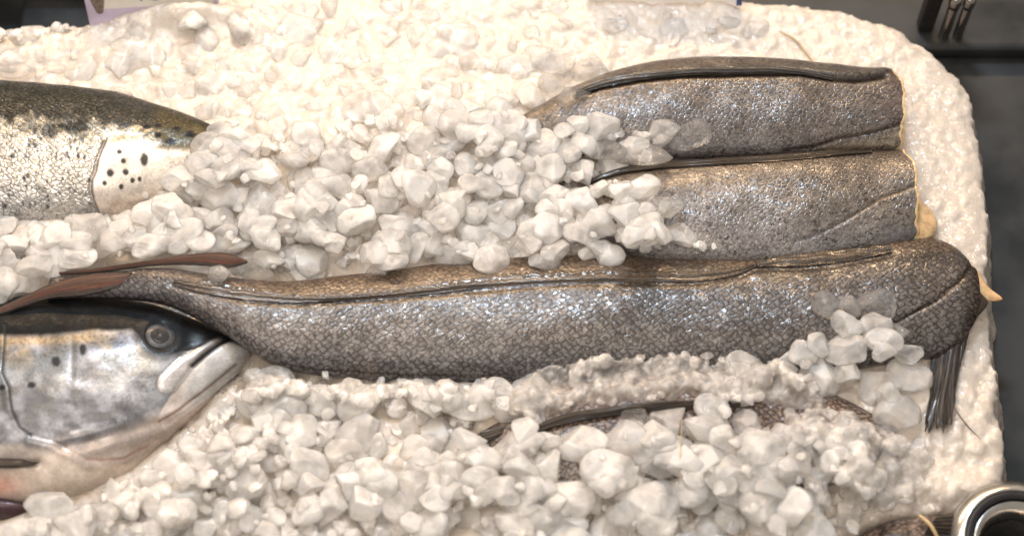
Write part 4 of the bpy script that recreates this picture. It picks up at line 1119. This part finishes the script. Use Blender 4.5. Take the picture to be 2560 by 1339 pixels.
fill([(1080, 960), (1330, 960), (1330, 1085), (1560, 1075), (1740, 1050), (1960, 1070), (2160, 1140), (2180, 1300), (2050, 1360), (1080, 1360)], 52, 58, 100, 'mmmf', 10)
fill([(60, 1260), (330, 1180), (480, 1060), (640, 960), (1100, 960), (1100, 1360), (0, 1360)], 52, 58, 100, 'mmmf', 10)
print('individual lumps', N_LUMP)

crumbs(ALL, 260, 18, 46, [0, 0, 1], 1.0, 0.7)
SLUSH = [(1270, 960), (1300, 930), (1400, 895), (1560, 872), (1750, 880), (1900, 890), (2000, 930), (2080, 1000), (2200, 1080), (2120, 1160), (2000, 1060), (1900, 1010), (1740, 1000), (1560, 1008), (1400, 1036), (1330, 1060), (1260, 1040)]
crumbs(SLUSH, 110, 20, 60, [2, 2, 1], 0.9, 0.8)
crumbs([(620, 890), (700, 925), (900, 955), (1280, 945), (1280, 1010), (900, 1010), (640, 1000), (560, 960)], 60, 24, 66, [2, 1, 1, 0], 0.9, 0.8)
crumbs([(2100, 1080), (2300, 1110), (2320, 1220), (2200, 1280), (2120, 1250), (2060, 1180)], 60, 20, 72, [2, 1, 1, 0], 0.9, 0.85)
crumbs([(330, 1160), (500, 1040), (700, 1010), (760, 1200), (500, 1330), (150, 1330)], 90, 24, 76, [1, 0, 0], 0.9, 0.85)
def slush_sheet(poly, thick, seed, res=0.0013):
    """wet grains frozen together: a bumpy crust whose rim dives under what lies round it"""
    global nv
    W_ = [tuple(surf(x, y)[:2]) for x, y in poly]
    xs = np.arange(min(p[0] for p in W_) - .004, max(p[0] for p in W_) + .004, res); ys = np.arange(min(p[1] for p in W_) - .004, max(p[1] for p in W_) + .004, res)
    X, Y = np.meshgrid(xs, ys, indexing='ij')
    d = dseg(X, Y, W_ + [W_[0]]) * np.where(inside(X, Y, W_), 1, -1) + 0.012 * (fbm(X * 90 + seed, Y * 90, 4) - 0.5)
    fi = np.clip((X - X0) / RES, 0, H.shape[0] - 2); fj = np.clip((Y - Y0) / RES, 0, H.shape[1] - 2)
    HS = np.maximum(H, -0.03)
    for _ in range(5): HS = 0.4 * HS + 0.15 * (np.roll(HS, 1, 0) + np.roll(HS, -1, 0) + np.roll(HS, 1, 1) + np.roll(HS, -1, 1))
    i, j = fi.astype(int), fj.astype(int); a, b = fi - i, fj - j
    base = HS[i, j] * (1 - a) * (1 - b) + HS[i + 1, j] * a * (1 - b) + HS[i, j + 1] * (1 - a) * b + HS[i + 1, j + 1] * a * b
    r = np.random.default_rng(seed)
    grains = np.zeros_like(X)
    for k in range(int(len(xs) * len(ys) * res * res / 1.6e-5)):
        x, y = r.uniform(xs[0], xs[-1]), r.uniform(ys[0], ys[-1]); ra = r.uniform(0.0015, 0.0065)
        i0, i1 = int((x - ra - xs[0]) / res), int((x + ra - xs[0]) / res) + 2; j0, j1 = int((y - ra - ys[0]) / res), int((y + ra - ys[0]) / res) + 2
        i0, j0 = max(i0, 0), max(j0, 0)
        sx = X[i0:i1, j0:j1] - x; sy = Y[i0:i1, j0:j1] - y
        if sx.size == 0: continue
        q = 1 - np.maximum(np.abs(sx * math.cos(k) + sy * math.sin(k)), np.abs(-sx * math.sin(k) + sy * math.cos(k)) * 1.3) / ra
        grains[i0:i1, j0:j1] = np.maximum(grains[i0:i1, j0:j1], np.where(q > 0, r.uniform(0.3, 1) * ra * 0.75 * np.clip(q * 2.2, 0, 1) ** 0.7 + (sx * r.normal() + sy * r.normal()) * 0.25, 0))
    Z = base - 0.003 + (thick + 0.004 * (fbm(X * 60, Y * 60 + seed, 3) - .5)) * sstep(0, 0.010, d) + grains * sstep(-.002, .006, d) + 0.0008 * (fbm(X * 700, Y * 700, 2) - .5)
    F_ = grid_faces(len(xs), len(ys)); kf = (d > -0.001).ravel()[F_].all(1); F_ = F_[kf]
    if not len(F_): return
    used = np.unique(F_); rm = np.full(X.size, -1); rm[used] = np.arange(len(used))
    VV.append(np.stack([X, Y, Z], -1).reshape(-1, 3)[used]); F_ = rm[F_] + nv
    FF.append(np.concatenate([F_[:, [0, 1, 2]], F_[:, [0, 2, 3]]])); MI.append(np.full(2 * len(F_), 2)); nv += len(used)
slush_sheet([(1290, 965), (1320, 930), (1420, 900), (1570, 878), (1760, 884), (1900, 900), (1990, 940), (2080, 1000), (2060, 1040), (1900, 1000), (1740, 998), (1560, 1006), (1400, 1034), (1330, 1060), (1260, 1030)], 0.007, 3)
slush_sheet([(2060, 1010), (2250, 1080), (2330, 1130), (2330, 1230), (2210, 1285), (2120, 1260), (2090, 1190), (2140, 1120), (2040, 1110), (1950, 1075), (1960, 1030)], 0.006, 8)
slush_sheet([(620, 905), (700, 935), (900, 957), (1280, 950), (1280, 975), (900, 985), (640, 985), (560, 975)], 0.004, 14)
# rubble along the outer edge of the bed
for k in range(len(EDGE_PX) - 1):
    (xa, ya), (xb, yb) = EDGE_PX[k], EDGE_PX[k + 1]
    if max(xa, xb) < -50 or min(ya, yb) > 1340 or xa > 430: continue
    for q in range(int(math.hypot(xb - xa, yb - ya) / 11)):
        t = random.random()
        if 225 < xa + (xb - xa) * t: continue
        crumb(xa + (xb - xa) * t - random.uniform(-4, 26) * (1 if xa > 1900 else 0), ya + (yb - ya) * t + random.uniform(-2, 22), random.uniform(14, 40), random.choice([0, 0, 1]), 0.6)
me = mesh_np('crushed_ice', np.concatenate(VV), np.concatenate(FF))
o = link('crushed_ice', me, [M_MILKY, M_FROST, M_SLUSH])
me.polygons.foreach_set('material_index', np.concatenate(MI).astype(np.int32))
tag(o, 'small crushed ice and glassy slush filling gaps between lumps and fish', 'crushed ice', kind='stuff')

# ------------------------------------------------------------------ loose bristles on the ice
def bristle(pts, r, mat, label):
    P = []
    for x, y in pts:
        p = surf(x, y)
        P.append(np.array([p[0], p[1], p[2] + 0.0015]))
    tag(tube('fish_bone', P, [r * 0.5] + [r] * (len(P) - 2) + [r * 0.6], mat), label, 'bone')
bristle([(1950, 82), (1985, 100), (2010, 128), (2035, 162)], 0.0011, M_BONE, 'thin pale curved bone on the ice behind the farthest grey fish')
bristle([(2384, 1018), (2398, 1040), (2420, 1068), (2450, 1098)], 0.0005, M_DARKBONE, 'thin dark bristle on the ice right of the hanging fin')
bristle([(1706, 1000), (1704, 1060), (1700, 1150), (1694, 1240)], 0.0004, M_BONE, 'hair thin pale bristle across the ice lumps of the front heap')

# ------------------------------------------------------------------ price cards stuck in the ice
def mat_card(name, base, edge_col, edges, blot=None):
    """printed card: a border of another colour inside the given edge limits (u0, u1, v0, v1)"""
    t = NT(name)
    uv = t.n('ShaderNodeUVMap').outputs[0]
    sp = t.n('ShaderNodeSeparateXYZ'); t.l(uv, sp.inputs[0])
    nz = t.math('MULTIPLY', t.math('SUBTRACT', t.noise(uv, 45.0, 4.0, 0.6, '2D'), 0.5), 0.03)
    u = t.math('ADD', sp.outputs[0], nz); v = t.math('ADD', sp.outputs[1], nz)
    u0, u1, v0, v1 = edges
    inn = t.math('MULTIPLY', t.math('MULTIPLY', t.math('GREATER_THAN', u, u0), t.math('LESS_THAN', u, u1)), t.math('MULTIPLY', t.math('GREATER_THAN', v, v0), t.math('LESS_THAN', v, v1)))
    c = t.mix(inn, edge_col, base)
    spk = t.ramp(t.noise(uv, 160.0, 3.0, 0.6, '2D'), 0.60, 0.72)
    c = t.mix(t.math('MULTIPLY', spk, 0.25), c, (0.25, 0.22, 0.33, 1))
    t.bsdf(Base_Color=c, Roughness=0.35, Coat_Weight=0.3)
    return t.m
def card(name, label, origin, along, w, h, lean, mat, th=0.0012):
    """origin: lower left corner; along: unit vector of its lower edge"""
    along = np.array(along) / np.linalg.norm(along)
    back = np.cross([0, 0, 1.0], along)                       # away from the viewer
    up = np.array([0, 0, 1.0]) * math.cos(lean) + back * math.sin(lean)
    nrm = np.cross(along, up)
    O = np.asarray(origin, float)
    root = thing(name, label, 'price card', Vector(O), 'price cards in the ice')
    n = 6
    u, v = np.meshgrid(np.linspace(0, 1, n), np.linspace(0, 1, n), indexing='ij')
    P = O + (u[..., None] * w) * along + (v[..., None] * h) * up
    solid_sheet('sheet', P, np.broadcast_to(nrm, P.shape), th, mat, root, np.stack([u, v], -1).reshape(-1, 2))
    return root, O, along, up, nrm
def on_card(info, u, v, out): 
    root, O, al, up, nr = info
    return O + al * u + up * v + nr * out
def letters(info, body, u, v, size, mat, name='lettering'):
    root, O, al, up, nr = info
    cu = bpy.data.curves.new(name, 'FONT'); cu.body = body; cu.size = size; cu.extrude = 0.0002; cu.space_character = 1.15
    tmp = bpy.data.objects.new('tmp', cu); COL.objects.link(tmp)
    bpy.context.view_layer.update()
    me = bpy.data.meshes.new_from_object(tmp.evaluated_get(bpy.context.evaluated_depsgraph_get()))
    bpy.data.objects.remove(tmp)
    p = on_card(info, u, v, 0.001)
    M = Matrix([[al[0], up[0], nr[0], p[0]], [al[1], up[1], nr[1], p[1]], [al[2], up[2], nr[2], p[2]], [0, 0, 0, 1]])
    me.transform(M)
    return link(name, me, mat, root)
def patch(info, pts, mat, name, out=0.0009):
    root = info[0]
    V = [on_card(info, u, v, out) for u, v in pts] + [on_card(info, u, v, out - 0.0003) for u, v in pts]
    n = len(pts)
    F = [list(range(n)), list(range(n, 2 * n))[::-1]] + [[i, i + n, (i + 1) % n + n, (i + 1) % n] for i in range(n)]
    return link(name, mesh_np(name, V, F, False), mat, root)
M_CARD = mat_card('lavender_card', (0.66, 0.64, 0.60, 1), (0.50, 0.45, 0.60, 1), (0.125, 0.97, 0.34, 0.97))
M_CARD2 = mat_card('white_card', (0.74, 0.71, 0.70, 1), (0.035, 0.06, 0.17, 1), (-0.1, 0.965, -0.1, 1.1))
M_BLUEINK = mat_plain('blue_ink', (0.10, 0.16, 0.30), 0.5)
M_REDINK = mat_plain('red_ink', (0.42, 0.09, 0.07), 0.5)
M_STAIN = mat_plain('brown_print', (0.15, 0.115, 0.095), 0.5, 0, 0, 0.4, 300)
o1 = at(np.array(226.), np.array(66.), -0.004)
e1 = at(np.array(374.), np.array(57.), -0.004)
c1 = card('price_card', 'lavender edged white card with brown blotch and blue letters in the far ice', o1, (e1 - o1)[:3], 0.125, 0.055, math.radians(18), M_CARD)
patch(c1, [(0.008 + 0.006 * math.cos(t) * (1 + .15 * math.sin(3 * t)) + 0.004, 0.026 + 0.0125 * math.sin(t)) for t in np.linspace(0, 6.283, 22, endpoint=False)], M_STAIN, 'blotch')
letters(c1, 'FOOD', 0.051, 0.0255, 0.016, M_BLUEINK)
o2 = at(np.array(1470.), np.array(8.), 0.0)
e2 = at(np.array(1850.), np.array(14.), 0.0)
c2 = card('price_card', 'white card with red letter feet and a blue right edge in the far ice', o2, (e2 - o2)[:3], 0.148, 0.050, math.radians(18), M_CARD2)
for k in range(11):                                        # only the feet of the red letters are seen
    u = 0.026 + k * 0.0058
    patch(c2, [(u, 0.0062), (u + 0.0032, 0.0062), (u + 0.0032, 0.016), (u, 0.016)], M_REDINK, 'lettering')

# ------------------------------------------------------------------ counter and what stands on it
def mat_counter():
    t = NT('dark_brushed_counter')
    g = t.n('ShaderNodeNewGeometry').outputs['Position']
    mp = t.n('ShaderNodeMapping'); mp.inputs['Scale'].default_value = (6, 220, 6); t.l(g, mp.inputs['Vector'])
    n = t.noise(mp.outputs[0], 1.0, 3.0)
    wet = t.noise(g, 14.0, 4.0)
    c = t.mix(t.ramp(wet, 0.3, 0.7), (0.024, 0.028, 0.031, 1), (0.05, 0.052, 0.053, 1))
    b = t.n('ShaderNodeBump'); b.inputs['Strength'].default_value = 0.15; b.inputs['Distance'].default_value = 0.0004
    t.l(n, b.inputs['Height'])
    t.bsdf(Base_Color=c, Roughness=t.ramp(wet, 0.3, 0.7, 0.34, 0.55), Metallic=0.5, Normal=b.outputs[0])
    return t.m
M_COUNTER = mat_counter()
def box(name, lo, hi, mat, parent=None, bev=0.003):
    import bmesh
    bm = bmesh.new(); bmesh.ops.create_cube(bm, size=1.0)
    lo, hi = np.array(lo), np.array(hi)
    for v in bm.verts: v.co = Vector((lo + hi) / 2) + Vector([v.co[i] * (hi - lo)[i] for i in range(3)])
    if bev: bmesh.ops.bevel(bm, geom=list(bm.edges), offset=bev, segments=3, profile=0.5, affect='EDGES')
    me = bpy.data.meshes.new(name); bm.to_mesh(me); bm.free()
    return link(name, me, mat, parent)
o = box('counter', (-1.6, -1.2, -0.10), (1.6, 1.3, -0.07), M_COUNTER, None, 0.0)
tag(o, 'dark brushed steel counter under the ice', 'counter', kind='structure')
# back ledge of the counter at the right
pl = at(np.array(2300.), np.array(140.), -0.07)
o = box('counter_ledge', (pl[0] - 0.9, pl[1] - 0.004, -0.0697), (pl[0] + 0.8, pl[1] + 0.06, -0.052), M_COUNTER, None, 0.006)
tag(o, 'low raised steel strip along the rear of the counter', 'ledge', kind='structure')
tb = at(np.array(60.), np.array(20.), -0.05)
o = box('black_block', (tb[0] - 0.35, tb[1] + 0.03, -0.0695), (tb[0] + 0.16, tb[1] + 0.25, 0.03), M_BLACK, None, 0.012)  # plain black block filling the black area past the far left edge
tag(o, 'plain black tub behind the far left edge of the ice', 'block')
def lathe(name, c, prof, mat, parent=None, seg=96, cap=False):
    th = np.linspace(0, 2 * math.pi, seg, endpoint=False)
    P = np.array([[[c[0] + r * math.cos(t), c[1] + r * math.sin(t), c[2] + z] for t in th] for r, z in prof])
    F = [list(f[::-1]) for f in grid_faces(len(prof), seg, True)]
    if cap: F += [list(range(seg)), [(len(prof) - 1) * seg + j for j in range(seg)][::-1]]
    return link(name, mesh_np(name, P.reshape(-1, 3), F, True), mat, parent)
for k, px in enumerate((2358., 2392.)):
    q = at(np.array(px), np.array(92.), -0.052)
    r = thing('steel_post', ['polished steel post on the rear ledge, the one nearer the ice', 'polished steel post on the rear ledge, the one farther from the ice'][k], 'post', Vector(q), 'steel posts at the rear')
    lathe('shaft', q, [(0.0052, 0), (0.0052, 0.045), (0.0050, 0.046)], M_POST, r, 40)
    lathe('knob', q + [0, 0, 0.046], [(0.003, 0), (0.0058, 0.002), (0.0062, 0.006), (0.0058, 0.011), (0.004, 0.0145), (0.001, 0.016)], M_POST, r, 40)
q = at(np.array(2318.), np.array(90.), -0.052)
o = box('dark_upright', (q[0] - 0.009, q[1] + 0.004, -0.0518), (q[0] + 0.006, q[1] + 0.018, 0.14), M_BLACK, None, 0.002)
tag(o, 'black upright bar standing beside the two steel posts', 'bar')

# steel ring in the near corner
RC = at(np.array(2552.), np.array(1362.), 0.012)
rg_ = thing('steel_ring', 'turned steel ring with black rubber seal standing at the near ice corner', 'ring', Vector((RC[0], RC[1], -0.07)))
lathe('outer_rim', RC, [(0.050, -0.082), (0.0560, -0.082), (0.0575, -0.012), (0.0568, -0.004), (0.0545, -0.0005), (0.0465, 0.006), (0.0450, 0.006), (0.0445, 0.0)], M_STEEL, rg_, 128)
lathe('rubber_seal', RC, [(0.0444, -0.01), (0.0444, 0.0048), (0.0430, 0.0056), (0.0395, 0.0050), (0.0385, 0.002), (0.0385, -0.012)], M_RUBBER, rg_, 128)
lathe('inner_rim', RC, [(0.0380, -0.03), (0.0380, 0.0005), (0.0368, 0.0022), (0.0350, 0.0018), (0.0285, -0.010), (0.0280, -0.04)], M_STEEL, rg_, 128)
lathe('bore', RC, [(0.0279, -0.016), (0.0275, -0.016), (0.0270, -0.060), (0.001, -0.062)], M_BORE, rg_, 96)

# ------------------------------------------------------------------ light
w = bpy.data.worlds.new('World'); SC.world = w; w.use_nodes = True
bg = w.node_tree.nodes['Background']
bg.inputs[0].default_value = (0.92, 0.83, 0.74, 1); bg.inputs[1].default_value = 0.44
def area(name, loc, target, size, size_y, energy, col):
    l = bpy.data.lights.new(name, 'AREA'); l.shape = 'RECTANGLE'; l.size = size; l.size_y = size_y
    l.energy = energy; l.color = col
    ob = bpy.data.objects.new(name, l); COL.objects.link(ob)
    ob.location = loc
    ob.rotation_euler = (Vector(target) - Vector(loc)).to_track_quat('-Z', 'Y').to_euler()
    return ob
area('warm_lamp_row', (-0.30, 2.05, 1.25), (-0.22, 0.0, 0), 2.2, 0.06, 46.0, (1.0, 0.67, 0.38))
area('overhead_lamp', (-0.26, 0.24, 0.90), (-0.22, -0.12, 0), 0.5, 0.3, 3.4, (1.0, 0.82, 0.65))
area('front_fill', (-0.38, -0.55, 1.60), (-0.24, -0.18, 0), 1.4, 1.0, 12.0, (1.0, 0.85, 0.71))  # added soft fill to brighten the front ice, no real ceiling fixture
area('cool_lamp', (0.0, 1.05, 1.75), (0.0, -0.05, 0), 0.30, 0.09, 17.0, (0.66, 0.82, 1.0))

# ------------------------------------------------------------------ camera and render
cam = bpy.data.cameras.new('camera'); cam.sensor_width = 36.0; cam.lens = 18.0 / HALF
cam.clip_start = 0.05; cam.clip_end = 60
co = bpy.data.objects.new('camera', cam); COL.objects.link(co)
co.location = CAM; co.rotation_euler = (math.pi / 2 - ELEV, 0, 0)
cam.dof.use_dof = True; cam.dof.focus_distance = 1.50; cam.dof.aperture_fstop = 2.8
SC.camera = co
SC.render.engine = 'CYCLES'
SC.cycles.use_denoising = True
SC.cycles.max_bounces = 28; SC.cycles.diffuse_bounces = 12; SC.cycles.glossy_bounces = 5
SC.cycles.transmission_bounces = 16; SC.cycles.transparent_max_bounces = 16
SC.cycles.caustics_refractive = True; SC.cycles.caustics_reflective = False
SC.cycles.sample_clamp_indirect = 4.0
SC.view_settings.view_transform = 'Standard'; SC.view_settings.look = 'None'
SC.view_settings.exposure = 0.25; SC.view_settings.gamma = 1.0
